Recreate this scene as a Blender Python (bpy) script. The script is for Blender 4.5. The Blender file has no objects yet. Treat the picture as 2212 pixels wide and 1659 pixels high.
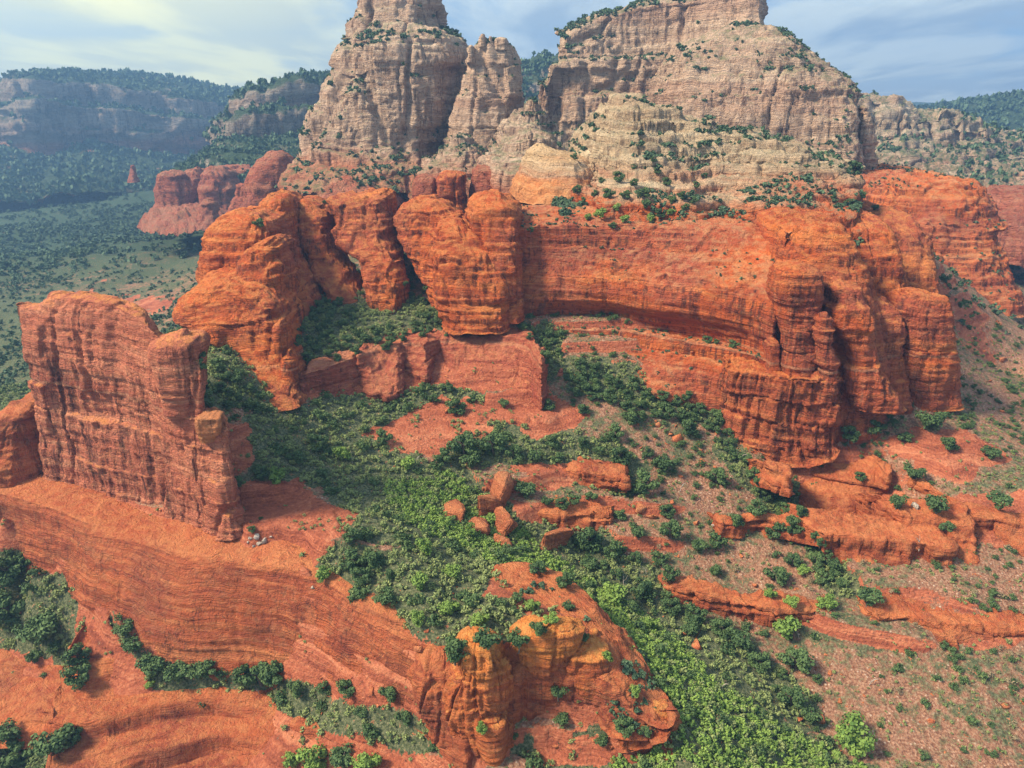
import bpy, math, random, bisect
import numpy as np
from mathutils import Vector
SC = bpy.context.scene
COL = SC.collection
R = math.radians
# ------------------------------------------------------------------ camera
PITCH = R(21.2); FP = 1609.0; CX, CY = 1106.0, 829.5     # focal length and centre in units of a 2212 px wide frame
cam = bpy.data.objects.new("camera", bpy.data.cameras.new("camera")); COL.objects.link(cam)
cam.data.sensor_width = 36; cam.data.lens = 36*FP/2212; cam.data.clip_start = 1; cam.data.clip_end = 20000
cam.rotation_euler = (math.pi/2-PITCH, 0, 0); SC.camera = cam
# ------------------------------------------------------------------ light
SUN_EL, SUN_AZ = R(45), R(-104)          # azimuth measured from +Y (view direction), negative = to the left
w = bpy.data.worlds.new("World"); SC.world = w; w.use_nodes = True
SUN_DIR = Vector((math.sin(SUN_AZ)*math.cos(SUN_EL), math.cos(SUN_AZ)*math.cos(SUN_EL), math.sin(SUN_EL)))
sl = bpy.data.lights.new("sun", 'SUN'); sl.energy = 4.6; sl.angle = R(12); sl.color = (1.0, .83, .60)
so = bpy.data.objects.new("sun", sl); COL.objects.link(so)
so.rotation_euler = SUN_DIR.to_track_quat('Z', 'Y').to_euler()
SC.view_settings.view_transform = 'Standard'; SC.view_settings.look = 'None'
SC.view_settings.gamma = 1; SC.view_settings.exposure = 0.95
SC.render.engine = 'CYCLES'
SC.cycles.max_bounces = 5; SC.cycles.diffuse_bounces = 3; SC.cycles.volume_bounces = 0
SC.cycles.use_denoising = True

# ------------------------------------------------------------------ node helpers
class NT:
    def __init__(s, tree): s.t = tree
    def n(s, typ, **kw):
        nd = s.t.nodes.new(typ); ins = kw.pop('ins', {})
        for k, v in kw.items(): setattr(nd, k, v)
        for k, v in ins.items():
            if isinstance(v, bpy.types.NodeSocket): s.t.links.new(v, nd.inputs[k])
            else: nd.inputs[k].default_value = v
        return nd
    def math(s, op, a, b=0.0, c=0.0, clamp=False):
        return s.n('ShaderNodeMath', operation=op, use_clamp=clamp, ins={0: a, 1: b, 2: c}).outputs[0]
    def vmath(s, op, a, b):
        return s.n('ShaderNodeVectorMath', operation=op, ins={0: a, 1: b}).outputs[0]
    def noise(s, vec, scale, detail=3, rough=.55, dist=0.0):
        return s.n('ShaderNodeTexNoise', ins={'Vector': vec, 'Scale': scale, 'Detail': detail, 'Roughness': rough, 'Distortion': dist}).outputs['Fac']
    def mix(s, f, a, b, mode='MIX'):
        nd = s.n('ShaderNodeMix', data_type='RGBA', blend_type=mode)
        for k, v in ((0, f), (6, a), (7, b)):
            if isinstance(v, bpy.types.NodeSocket): s.t.links.new(v, nd.inputs[k])
            else: nd.inputs[k].default_value = v
        return nd.outputs[2]
    def ramp(s, f, stops, interp='LINEAR'):
        nd = s.n('ShaderNodeValToRGB', ins={0: f}); cr = nd.color_ramp; cr.interpolation = interp
        while len(cr.elements) < len(stops): cr.elements.new(.5)
        for e, (p, c) in zip(cr.elements, stops):
            e.position = p; e.color = c if len(c) == 4 else (*c, 1)
        return nd.outputs[0]
    def step(s, x, a, b):        # smooth 0..1 between a and b
        return s.n('ShaderNodeMapRange', interpolation_type='SMOOTHSTEP', ins={0: x, 1: a, 2: b, 3: 0.0, 4: 1.0}).outputs[0]
def c4(*c): return (*c, 1.0)
def newmat(name):
    m = bpy.data.materials.new(name); m.use_nodes = True; m.node_tree.nodes.clear(); return m, NT(m.node_tree)
def finish(nt, col, rough=.9, bump=None, spec=.15):
    b = nt.n('ShaderNodeBsdfPrincipled', ins={'Base Color': col, 'Roughness': rough, 'Specular IOR Level': spec})
    if bump is not None: nt.t.links.new(bump, b.inputs['Normal'])
    o = nt.n('ShaderNodeOutputMaterial'); nt.t.links.new(b.outputs[0], o.inputs[0]); return b

# ------------------------------------------------------------------ sky: Nishita + high cloud
nt = NT(w.node_tree); w.node_tree.nodes.clear()
sky = nt.n('ShaderNodeTexSky', sky_type='NISHITA', sun_disc=False, sun_elevation=SUN_EL, sun_rotation=SUN_AZ, altitude=1500)
tc = nt.n('ShaderNodeTexCoord').outputs['Generated']
sp = nt.n('ShaderNodeSeparateXYZ', ins={0: tc})
zz = nt.math('MAXIMUM', nt.math('ADD', sp.outputs[2], .10), .02)
px = nt.math('DIVIDE', sp.outputs[0], zz); py = nt.math('DIVIDE', sp.outputs[1], zz)
cv = nt.n('ShaderNodeCombineXYZ', ins={0: px, 1: nt.math('MULTIPLY', py, 1.0), 2: 0.0}).outputs[0]
cn = nt.noise(nt.n('ShaderNodeMapping', ins={'Vector': cv, 'Scale': (1, .42, 1), 'Rotation': (0, 0, .25)}).outputs[0], .8, 7, .58, .5)
cn2 = nt.noise(nt.n('ShaderNodeMapping', ins={'Vector': cv, 'Scale': (1, .35, 1), 'Location': (3, 1, 0)}).outputs[0], 1.1, 5, .55, .3)
# broad glow of the veiled sun, low in the upper left of the view
gl = nt.vmath('NORMALIZE', tc, (0, 0, 0))
dp = nt.n('ShaderNodeVectorMath', operation='DOT_PRODUCT', ins={0: gl, 1: Vector((-.52, .85, .07)).normalized()}).outputs['Value']
glow = nt.step(dp, .89, .998)
cloud = nt.step(cn, .34, .50)
ccol = nt.mix(glow, c4(4.2, 4.7, 4.6), c4(7.2, 6.8, 3.4))
ccol = nt.mix(nt.math('MULTIPLY', nt.step(cn2, .40, .60), .8), ccol, c4(1.9, 2.5, 3.2))
skyc = nt.mix(.75, sky.outputs[0], c4(1.2, 2.0, 3.2))
base = nt.mix(cloud, skyc, ccol)
base = nt.mix(nt.math('MULTIPLY', glow, .5), base, c4(7.2, 6.8, 3.4))
bg = nt.n('ShaderNodeBackground', ins={'Color': base, 'Strength': .118})
o = nt.n('ShaderNodeOutputWorld'); w.node_tree.links.new(bg.outputs[0], o.inputs[0])

# ------------------------------------------------------------------ numpy noise
def _h(ix, iy, iz, seed):
    h = (ix*374761393 + iy*668265263 + iz*2147483647 + seed*1274126177) & 0xffffffff
    h = ((h ^ (h >> 13))*1274126177) & 0xffffffff
    h = ((h ^ (h >> 16))*2246822519) & 0xffffffff
    return ((h ^ (h >> 15)) & 0xffffff)/float(0xffffff)*2-1
def vn(x, y, z, seed=0):
    fx, fy, fz = np.floor(x), np.floor(y), np.floor(z)
    ix, iy, iz = fx.astype(np.int64), fy.astype(np.int64), fz.astype(np.int64)
    tx, ty, tz = x-fx, y-fy, z-fz
    tx, ty, tz = [t*t*(3-2*t) for t in (tx, ty, tz)]
    r = 0
    for dx in (0, 1):
        wx = tx if dx else 1-tx
        for dy in (0, 1):
            wy = ty if dy else 1-ty
            for dz in (0, 1):
                wz = tz if dz else 1-tz
                r = r + wx*wy*wz*_h(ix+dx, iy+dy, iz+dz, seed)
    return r
def fbm(x, y, z, oct=3, seed=0):
    r = 0; a = 1.0; f = 1.0; s = 0
    for i in range(oct):
        r = r+a*vn(x*f, y*f, z*f, seed+i*17); s += a; a *= .5; f *= 2.03
    return r/s
def sstep(a, b, x):
    t = np.clip((x-a)/(b-a), 0, 1); return t*t*(3-2*t)

# ------------------------------------------------------------------ pixel <-> world
cP, sP = math.cos(PITCH), math.sin(PITCH)
def slope(v):
    cy = (CY-v)/FP; return (sP-cy*cP)/(cP+cy*sP)
def at(u, v, Y):
    cy = (CY-v)/FP; k = Y/(cP+cy*sP)
    return np.array([(u-CX)/FP*k, Y, -Y*slope(v)])
def atz(u, v, z): return at(u, v, -z/slope(v))
def pix(x, y, z):
    d = y*cP-z*sP; return CX+FP*x/d, CY-FP*(y*sP+z*cP)/d

# ------------------------------------------------------------------ mesh helpers
def link(name, verts, faces, mat, parent=None, smooth=True, attrs=None):
    me = bpy.data.meshes.new(name)
    verts = np.asarray(verts, dtype=np.float32); faces = np.asarray(faces, dtype=np.int32)
    me.vertices.add(len(verts)); me.vertices.foreach_set('co', verts.ravel())
    k = faces.shape[1]
    me.loops.add(faces.size); me.loops.foreach_set('vertex_index', faces.ravel())
    me.polygons.add(len(faces)); me.polygons.foreach_set('loop_start', np.arange(0, faces.size, k, dtype=np.int32))
    try: me.polygons.foreach_set('loop_total', np.full(len(faces), k, dtype=np.int32))
    except Exception: pass
    if smooth: me.polygons.foreach_set('use_smooth', np.ones(len(faces), dtype=bool))
    me.update(calc_edges=True)
    for an, av in (attrs or {}).items():
        av = np.asarray(av, dtype=np.float32)
        if av.ndim == 1:
            a = me.attributes.new(an, 'FLOAT', 'POINT'); a.data.foreach_set('value', av)
        else:
            a = me.attributes.new(an, 'FLOAT_COLOR', 'POINT'); a.data.foreach_set('color', av.ravel())
    if mat: me.materials.append(mat)
    o = bpy.data.objects.new(name, me); COL.objects.link(o)
    if parent: o.parent = parent
    return o
def tag(o, label=None, cat=None, group=None, kind=None):
    if label: o['label'] = label
    if cat: o['category'] = cat
    if group: o['group'] = group
    if kind: o['kind'] = kind
    return o
def grid_faces(nr, nc, wrap=False):
    i = np.arange(nr-1)[:, None]; j = np.arange(nc if wrap else nc-1)[None, :]
    a = i*nc+j; b = i*nc+(j+1) % nc
    return np.stack([a, b, b+nc, a+nc], -1).reshape(-1, 4)
def gnormals(P, wrap=False):
    if wrap: du = np.roll(P, -1, 1)-np.roll(P, 1, 1)
    else: du = np.gradient(P, axis=1)
    dv = np.gradient(P, axis=0); n = np.cross(du, dv)
    l = np.linalg.norm(n, axis=-1, keepdims=True); return n/np.maximum(l, 1e-6)
def catmull(P, counts, lin=False):     # resample along axis 0
    out = []; n = len(P)
    for i in range(n-1):
        p1, p2 = P[i], P[i+1]
        p0 = P[i-1] if i else 2*p1-p2
        p3 = P[i+2] if i+2 < n else 2*p2-p1
        c = counts[i]
        for k in range(c):
            t = k/c
            if lin: out.append(p1*(1-t)+p2*t); continue
            # tension .6 keeps rims crisp
            m1 = (p2-p0)*.30; m2 = (p3-p1)*.30
            t2, t3 = t*t, t*t*t
            out.append((2*t3-3*t2+1)*p1+(t3-2*t2+t)*m1+(-2*t3+3*t2)*p2+(t3-t2)*m2)
    out.append(P[-1]); return np.array(out)
def seg_counts(P, res):                # P: n x m x 3 ; counts by mean segment length
    L = np.linalg.norm(P[1:]-P[:-1], axis=-1).mean(axis=-1)
    return [max(1, int(round(l/res))) for l in L]
# rock relief: crisp beds by elevation, jointed blocks in plan, swells, roughness
def stepped(t, seed, w=.22):
    """piecewise constant random value with a short smooth riser between cells"""
    i = np.floor(t); f = t-i; i = i.astype(np.int64); z0 = np.zeros_like(i)
    a = _h(i, z0, z0, seed); b = _h(i+1, z0, z0, seed)
    k = sstep(1-w, 1, f); return a*(1-k)+b*k
def rock_disp(P, N, st=1.0, stf=1.0, cr=1.0, crf=.12, bl=2.0, blf=.04, fine=.25, seed=0, dip=(0, 0), top=1.0):
    x, y, z = P[..., 0], P[..., 1], P[..., 2]
    zz = z + dip[0]*x + dip[1]*y + 1.6*fbm(x*.02, y*.02, z*.02, 2, seed+3)
    a1 = vn(x*.05, y*.05, z*.06, seed+31); a2 = vn(x*.11, y*.11, z*.2, seed+32)
    s0 = np.tanh(vn(x*.012, y*.012, zz*.16*stf, 5)*3)
    s1 = stepped(zz*.30*stf+.25*a1, 7, .25); s2 = stepped(zz*.85*stf+.3*a2, 9, .3); s3 = stepped(zz*2.1*stf+.4*a2, 11, .4)
    steep = 1-np.abs(N[..., 2])*.7
    up = np.clip(N[..., 2], 0, 1)
    d = st*steep*(.32*s0+.50*s1*(.6+.8*np.clip(a1+.5, 0, 1))+.36*s2*(.5+np.clip(a2+.5, 0, 1))+.22*s3)
    tf = fbm(x*.09, y*.09, 0*x+seed, 3, seed+70)*5*stf   # broken ledges on the upper faces
    d = d+st*.75*top*up*(stepped(tf, seed+71, .2)+.5*stepped(tf*2.7+3, seed+72, .25))
    # joints: blocks standing forward or back between near-upright faces
    wx = x+2.2*fbm(x*.06, y*.06, z*.05, 2, seed+40); wy = y+2.2*fbm(x*.06, y*.06, z*.05, 2, seed+50)
    q = stepped(zz*.10*stf, seed+44, .12)*2.0
    c1 = (wx*.86+wy*.5)*crf+q; c2 = (wy*.9-wx*.44)*crf*.9+q*.7; c3 = (wx*.95-wy*.3)*crf*3.1+q*2
    g = stepped(c1, seed+11, .12)*.75+stepped(c2, seed+12, .14)*.45+stepped(c3, seed+13, .2)*.34+stepped(c3*2.3+zz*.12*stf, seed+16, .25)*.16
    r1 = np.abs(vn(wx*crf*.8, wy*crf*.8, z*.006, seed+14)); r2 = np.abs(vn(wx*crf*2.7, wy*crf*2.7, z*.02, seed+15))
    g = g-1.3*(1-sstep(0, .10, r1))-.45*(1-sstep(0, .16, r2))
    d = d+cr*g*steep
    n1 = fbm(x*blf, y*blf, z*blf*1.2, 3, seed+21)
    d = d+bl*n1
    rg = 1-np.abs(fbm(x*.16, y*.16, z*.3, 3, seed+61))*2.2
    d = d+fine*(fbm(x*.55, y*.55, z*.9, 3, seed+60)+1.1*rg)
    return P+N*d[..., None]
def S(front, back=((12, 0), (20, -25))):
    """one station: seen points (u,v,Y) from foot to rim, then hidden back points as steps (dy,dz) from the rim"""
    pts = [at(*p) for p in front]
    q = pts[-1].copy()
    for b in back:
        q = q+np.array([b[2] if len(b) > 2 else 0.0, b[0], b[1]]); pts.append(q.copy())
    return pts
def terrace(P, q, amt, seed=0):
    x, y, z = P[..., 0], P[..., 1], P[..., 2]
    out = P.copy(); dz = 0
    for k, (qq, w_) in enumerate(((q, 1.0), (q*.37, .8))):
        ph = z/qq+.5*fbm(x*.03, y*.03, 0*x, 3, 300+seed+k); fr = ph-np.floor(ph)
        a = sstep(-.45, .15, vn(x*.035*(1+k), y*.035*(1+k), z*.05, 310+seed+k))
        dz = dz+(sstep(.0, .22, fr)*.98-fr-.38)*qq*w_*a
    out[..., 2] = z+dz*amt; return out
def net(name, stations, mat, res=.6, cap=True, parent=None, terr=None, **dk):
    A = np.array(stations)                     # stations x keys x 3
    if cap:                                    # close both ends by drawing the end stations together
        def squeeze(st, nxt):
            c = st.mean(axis=0); out = (st-nxt); out[:, 2] = 0
            o_ = out.mean(axis=0); l = np.linalg.norm(o_)+1e-6; o_ = o_/l
            h = np.linalg.norm(st-c, axis=1).mean()*.22
            e1 = c+(st-c)*np.array([.55, .55, 1])+o_*min(h, 4); e2 = c+(st-c)*np.array([.02, .02, 1])+o_*min(h, 4)*1.15
            return e1, e2
        a1, a2 = squeeze(A[0], A[1]); b1, b2 = squeeze(A[-1], A[-2])
        A = np.concatenate([[a2, a1], A, [b1, b2]])
    A = catmull(A, seg_counts(A, res))
    B = np.swapaxes(A, 0, 1)                   # keys x stations
    B = catmull(B, seg_counts(B, res))
    if terr: B = terrace(B, terr[0], terr[1], dk.get('seed', 0))
    N = gnormals(B)
    # make normals face outwards (towards the camera side of the body)
    if (N[:max(2, len(N)//4), :, 1].mean() > 0): N = -N; flip = True
    else: flip = False
    P = rock_disp(B, N, **dk)
    f = grid_faces(P.shape[0], P.shape[1])
    if flip: f = f[:, ::-1]
    return link(name, P.reshape(-1, 3), f, mat, parent)
def tower(name, rings, mat, res=.6, n=2.6, rot=0.0, dome=1.0, parent=None, terr=None, **dk):
    """rings top to bottom: (v, uL, uR, Yfront, depth radius)"""
    K = []
    for (v, uL, uR, Y, d) in rings:
        z = -Y*slope(v); a = at(uL, v, Y); b = at(uR, v, Y); k = (Y+d*.6)/Y
        K.append([(a[0]+b[0])/2*k, Y+d, z, (b[0]-a[0])/2*k, d])
    K = np.array(K)
    top = K[0]
    caps = []
    for sc_, h in ((.02, 1.0), (.35, .93), (.65, .75), (.88, .38)):
        c = top.copy(); c[3] *= sc_; c[4] *= sc_; c[2] += dome*h; caps.append(c)
    K = np.concatenate([caps, K])
    cnt = []
    for i in range(len(K)-1):
        l = max(abs(K[i, 2]-K[i+1, 2]), abs(K[i, 3]-K[i+1, 3])*.8, abs(K[i, 4]-K[i+1, 4])*.5)
        cnt.append(max(1, int(round(l/res))))
    K = catmull(K, cnt)
    K[:, 3:] = np.maximum(K[:, 3:], .02)
    per = 2*math.pi*np.sqrt((K[:, 3]**2+K[:, 4]**2)/2).max()
    m = int(min(700, max(20, per/res)))
    th = np.linspace(0, 2*math.pi, m, endpoint=False)
    c, s = np.cos(th), np.sin(th)
    cx = np.sign(c)*np.abs(c)**(2/n); sy = np.sign(s)*np.abs(s)**(2/n)
    X = K[:, 3][:, None]*cx; Y = K[:, 4][:, None]*sy
    cr, sr = math.cos(rot), math.sin(rot)
    P = np.stack([K[:, 0][:, None]+X*cr-Y*sr, K[:, 1][:, None]+X*sr+Y*cr, np.repeat(K[:, 2][:, None], m, 1)], -1)
    if terr: P = terrace(P, terr[0], terr[1], dk.get('seed', 0))
    N = gnormals(P, True)
    C = np.stack([K[:, 0][:, None]+0*X, K[:, 1][:, None]+0*X], -1)
    if ((P[..., :2]-C)*N[..., :2]).sum() < 0: N = -N; flip = True
    else: flip = False
    D = rock_disp(P, N, **dk)
    f = grid_faces(P.shape[0], m, True)
    if flip: f = f[:, ::-1]
    return link(name, D.reshape(-1, 3), f, mat, parent)

# ------------------------------------------------------------------ materials
def rock_mat(name, lo, mid, hi, ztr=None, cream=None, streak=.55, flat=None, flatk=.5, zband=None, scale=1.0, xdip=0.0, pale=.3, vbump=True, patina=0.0, sth=.40, zpink=None):
    """layered sandstone. lo/mid/hi: bed colours; ztr: elevation where the red beds give way to cream ones"""
    m, nt = newmat(name)
    geo = nt.n('ShaderNodeNewGeometry'); pos = geo.outputs['Position']
    sp = nt.n('ShaderNodeSeparateXYZ', ins={0: pos}); nz = nt.n('ShaderNodeSeparateXYZ', ins={0: geo.outputs['Normal']}).outputs[2]
    wz = nt.math('ADD', nt.math('MULTIPLY', nt.noise(pos, .025*scale, 2), 9/scale), nt.math('MULTIPLY', nt.noise(pos, .13*scale, 3), 2.6/scale))
    z0 = sp.outputs[2]
    if xdip: z0 = nt.math('ADD', z0, nt.math('MULTIPLY', sp.outputs[0], xdip))
    z = nt.math('ADD', z0, wz)
    lay = nt.n('ShaderNodeCombineXYZ', ins={0: nt.math('MULTIPLY', sp.outputs[0], .03), 1: nt.math('MULTIPLY', sp.outputs[1], .03), 2: z}).outputs[0]
    n1 = nt.noise(lay, .28*scale, 2); n2 = nt.noise(lay, 1.1*scale, 3, .6); n3 = nt.noise(lay, 3.4*scale, 2, .6)
    big = nt.noise(pos, .035*scale, 4, .6); med = nt.noise(pos, .3*scale, 4, .65)
    f = nt.math('ADD', nt.math('MULTIPLY', n1, .45), nt.math('ADD', nt.math('MULTIPLY', n2, .3), nt.math('MULTIPLY', big, .3)))
    col = nt.ramp(f, [(.36, lo), (.52, mid), (.66, hi)])
    if ztr is not None:
        zt = nt.math('ADD', z0, nt.math('ADD', nt.math('MULTIPLY', nt.math('SUBTRACT', n1, .5), 14/scale), nt.math('MULTIPLY', nt.math('SUBTRACT', big, .5), 16/scale)))
        t = nt.step(zt, ztr-5/scale, ztr+5/scale); t1 = nt.step(zt, ztr-7/scale, ztr-1/scale)
        cc = nt.ramp(f, [(.36, cream[0]), (.52, cream[1]), (.66, cream[2])])
        if scale <= 1: col = nt.mix(nt.math('MULTIPLY', t1, .8), col, c4(.62, .27, .16))
        col = nt.mix(t, col, cc)
    if zpink is not None:     # duller pink beds low in the cliff, and broad patches of the same
        lowp = nt.math('SUBTRACT', 1, nt.step(nt.math('ADD', z0, nt.math('MULTIPLY', big, 4)), zpink, zpink+4))
        pk = nt.math('MAXIMUM', nt.math('MULTIPLY', lowp, .6), nt.math('MULTIPLY', nt.step(nt.noise(pos, .022, 3, .6), .47, .62), .75))
        col = nt.mix(pk, col, nt.mix(.7, col, c4(.40, .115, .075)))
    if patina:
        pt = nt.math('MULTIPLY', nt.step(nt.noise(lay, .12*scale, 4, .6), .44, .58), nt.step(nt.noise(pos, .045, 4, .6), .42, .58))
        col = nt.mix(nt.math('MULTIPLY', pt, patina), col, nt.mix(.75, col, c4(.20, .05, .04)))
    # thin joints between the beds
    edge = nt.math('ABSOLUTE', nt.math('SUBTRACT', n3, .5))
    msk = nt.step(nt.noise(pos, .07*scale, 3, .6), .44, .60)
    col = nt.mix(nt.math('MULTIPLY', nt.math('SUBTRACT', 1, nt.step(edge, 0, .03)), nt.math('MULTIPLY', msk, .5)), col, nt.mix(.5, col, c4(.03, .012, .01), 'MIX'))
    e2 = nt.math('ABSOLUTE', nt.math('SUBTRACT', n2, .5))
    col = nt.mix(nt.math('MULTIPLY', nt.math('SUBTRACT', 1, nt.step(e2, .004, .022)), nt.math('MULTIPLY', nt.step(nt.noise(pos, .05*scale, 3, .6), .42, .60), .6)), col, nt.mix(.6, col, c4(.04, .015, .012)))
    e1 = nt.step(nt.noise(lay, .13*scale, 1), .54, .60)
    col = nt.mix(nt.math('MULTIPLY', e1, .35), col, nt.mix(.55, col, c4(.30, .075, .05)) if ztr is None or ztr < -60 else nt.mix(.25, col, c4(.30, .10, .07)))
    steep = nt.math('SUBTRACT', 1, nt.step(nt.math('ABSOLUTE', nz), .42, .78))
    # desert varnish: upright dark stains
    sv = nt.n('ShaderNodeCombineXYZ', ins={0: sp.outputs[0], 1: sp.outputs[1], 2: nt.math('MULTIPLY', sp.outputs[2], .07)}).outputs[0]
    s1 = nt.step(nt.noise(sv, .55*scale, 5, .7), .49, .62); s2 = nt.step(nt.noise(pos, .028*scale, 2), sth, sth+.16)
    col = nt.mix(nt.math('MULTIPLY', nt.math('MULTIPLY', s1, s2), nt.math('MULTIPLY', steep, streak)), col, nt.mix(.75, col, c4(.045, .02, .022)))
    s4 = nt.step(nt.noise(sv, .2*scale, 6, .7), .53, .64)
    col = nt.mix(nt.math('MULTIPLY', nt.math('MULTIPLY', s4, s2), nt.math('MULTIPLY', steep, streak*.9)), col, nt.mix(.8, col, c4(.05, .022, .025)))
    s3 = nt.step(nt.noise(sv, .9*scale, 4, .6), .58, .75)
    col = nt.mix(nt.math('MULTIPLY', nt.math('MULTIPLY', s3, steep), pale), col, nt.mix(.5, col, c4(.62, .40, .27)))
    # upright joints
    jv = nt.n('ShaderNodeCombineXYZ', ins={0: sp.outputs[0], 1: sp.outputs[1], 2: nt.math('MULTIPLY', sp.outputs[2], .05)}).outputs[0]
    j = nt.math('ABSOLUTE', nt.math('SUBTRACT', nt.noise(jv, .16*scale, 4, .55), .5))
    col = nt.mix(nt.math('MULTIPLY', nt.math('SUBTRACT', 1, nt.step(j, .0, .013)), nt.math('MULTIPLY', steep, .75)), col, nt.mix(.8, col, c4(.04, .02, .02)))
    if zband is not None:     # pale limestone band
        bz = nt.math('ABSOLUTE', nt.math('SUBTRACT', nt.math('ADD', z0, nt.math('MULTIPLY', med, 1.2)), zband))
        col = nt.mix(nt.math('MULTIPLY', nt.math('SUBTRACT', 1, nt.step(bz, .15, .7)), .38), col, c4(.66, .36, .22))
    if flat is not None:      # upper faces: lightening of lit tops painted in, plus lichen and scrub tints
        fl = nt.math('MULTIPLY', nt.step(nz, .45, .85), nt.step(med, .38, .62) if scale > .3 else nt.step(big, .25, .42))
        col = nt.mix(nt.math('MULTIPLY', fl, flatk), col, c4(*flat))
    col = nt.mix(nt.math('MULTIPLY', nt.step(nt.noise(pos, .9*scale, 4, .7), .56, .74), .35), col, nt.mix(.5, col, c4(.05, .025, .02)))
    vv = nt.n('ShaderNodeCombineXYZ', ins={0: sp.outputs[0], 1: sp.outputs[1], 2: nt.math('MULTIPLY', z, 2.2)}).outputs[0]
    vv = nt.n('ShaderNodeVectorMath', operation='ADD', ins={0: vv, 1: nt.n('ShaderNodeTexNoise', ins={'Vector': pos, 'Scale': .5*scale, 'Detail': 2}).outputs['Color']}).outputs[0]
    vc = nt.n('ShaderNodeTexVoronoi', ins={'Vector': vv, 'Scale': .42*scale}); vr = nt.n('ShaderNodeSeparateXYZ', ins={0: vc.outputs['Color']})
    ve = nt.n('ShaderNodeTexVoronoi', feature='DISTANCE_TO_EDGE', ins={'Vector': vv, 'Scale': .42*scale}).outputs['Distance']
    col = nt.mix(nt.math('MULTIPLY', nt.step(vr.outputs[0], .55, .75), nt.math('MULTIPLY', steep, .28)), col, nt.mix(.5, col, c4(.08, .03, .02)))
    col = nt.mix(nt.math('MULTIPLY', nt.step(vr.outputs[1], .6, .8), nt.math('MULTIPLY', steep, .25)), col, nt.mix(.4, col, c4(.8, .45, .22)))
    col = nt.mix(nt.math('MULTIPLY', nt.math('SUBTRACT', 1, nt.step(ve, 0, .035)), nt.math('MULTIPLY', steep, .3)), col, nt.mix(.6, col, c4(.06, .025, .02)))
    hgt = nt.math('ADD', nt.math('MULTIPLY', vr.outputs[2], nt.math('MULTIPLY', steep, .4)) if vbump else 0.0, nt.math('MULTIPLY', n3, .6))
    hgt = nt.math('ADD', hgt, nt.math('MULTIPLY', nt.step(ve, 0, .08), .2 if vbump else .0))
    hgt0 = nt.math('ADD', nt.math('MULTIPLY', nt.math('MULTIPLY', n3, msk), .6), nt.math('ADD', nt.math('MULTIPLY', n2, .8), nt.math('MULTIPLY', nt.noise(pos, 1.1*scale, 5, .7), 1.3)))
    b = nt.n('ShaderNodeBump', ins={'Strength': 1.0, 'Distance': 1.5/scale, 'Height': nt.math('ADD', hgt, hgt0)}).outputs[0]
    finish(nt, col, .92, b); return m
RED = ((.31, .058, .025), (.60, .132, .038), (.82, .265, .072))
CREAM = ((.38, .27, .18), (.55, .41, .27), (.68, .54, .37))
M_RED = rock_mat('red_sandstone', *RED, zpink=-86, streak=.85, pale=.5, sth=.36, flat=(.72, .30, .10), flatk=.6, zband=-81.5)
M_RIM = rock_mat('rim_sandstone', *RED, zpink=-90, ztr=-38, cream=((.40, .28, .17), (.56, .40, .24), (.68, .52, .34)), flat=(.62, .40, .20), flatk=.4, zband=-81.5, streak=1.0, sth=.30, vbump=False)
M_SLICK = rock_mat('slickrock', (.33, .075, .038), (.54, .145, .058), (.70, .25, .10), streak=.5, vbump=False, patina=.75, flat=(.66, .27, .11), flatk=.5, scale=1.3, pale=.15)
M_GOLD = rock_mat('golden_sandstone', (.42, .10, .042), (.60, .17, .055), (.72, .28, .09), ztr=-114, cream=((.52, .15, .045), (.70, .235, .06), (.80, .35, .09)), streak=.4, flat=(.78, .42, .13), flatk=.5, scale=1.5, vbump=False)
M_PINK = rock_mat('pale_fin_sandstone', (.44, .125, .075), (.62, .205, .12), (.74, .32, .19), streak=.9, flat=(.74, .30, .10), flatk=.8, zband=-76, scale=1.2, pale=.35)
M_CREAM = rock_mat('cream_sandstone', (.42, .28, .205), (.63, .45, .33), (.80, .62, .46), streak=.75, flat=(.16, .19, .09), flatk=.75, scale=.55, pale=.2, vbump=False)
M_BUTTE = rock_mat('butte_sandstone', (.40, .13, .08), (.50, .19, .11), (.58, .27, .16), ztr=-43, cream=((.42, .28, .205), (.63, .45, .33), (.80, .62, .46)), streak=.7, flat=(.15, .19, .09), flatk=.7, scale=.5, vbump=False)
M_KNOLL = rock_mat('knoll_sandstone', *RED, ztr=-34, cream=((.40, .29, .195), (.60, .455, .30), (.78, .62, .42)), streak=.5, flat=(.30, .27, .17), flatk=.6, scale=.8, vbump=False)
M_FAR = rock_mat('far_sandstone', (.34, .14, .09), (.44, .19, .12), (.52, .28, .19), ztr=-105, cream=((.30, .25, .20), (.44, .37, .30), (.52, .46, .38)), streak=.7, flat=(.05, .095, .045), flatk=.97, scale=.22, vbump=False)
M_RIGHT = rock_mat('right_rim_sandstone', (.38, .13, .09), (.52, .20, .12), (.62, .30, .19), ztr=-78, cream=((.40, .29, .21), (.60, .46, .33), (.76, .61, .45)), streak=.6, flat=(.10, .15, .07), flatk=.85, scale=.4, vbump=False)
M_BLOCK = rock_mat('fallen_block', (.50, .13, .06), (.64, .20, .09), (.74, .32, .15), streak=.2, flat=(.74, .33, .14), flatk=.5, scale=2.5)
M_PALE = rock_mat('pale_block', (.5, .4, .33), (.62, .54, .46), (.72, .66, .6), streak=.1, scale=2.5)

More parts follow.
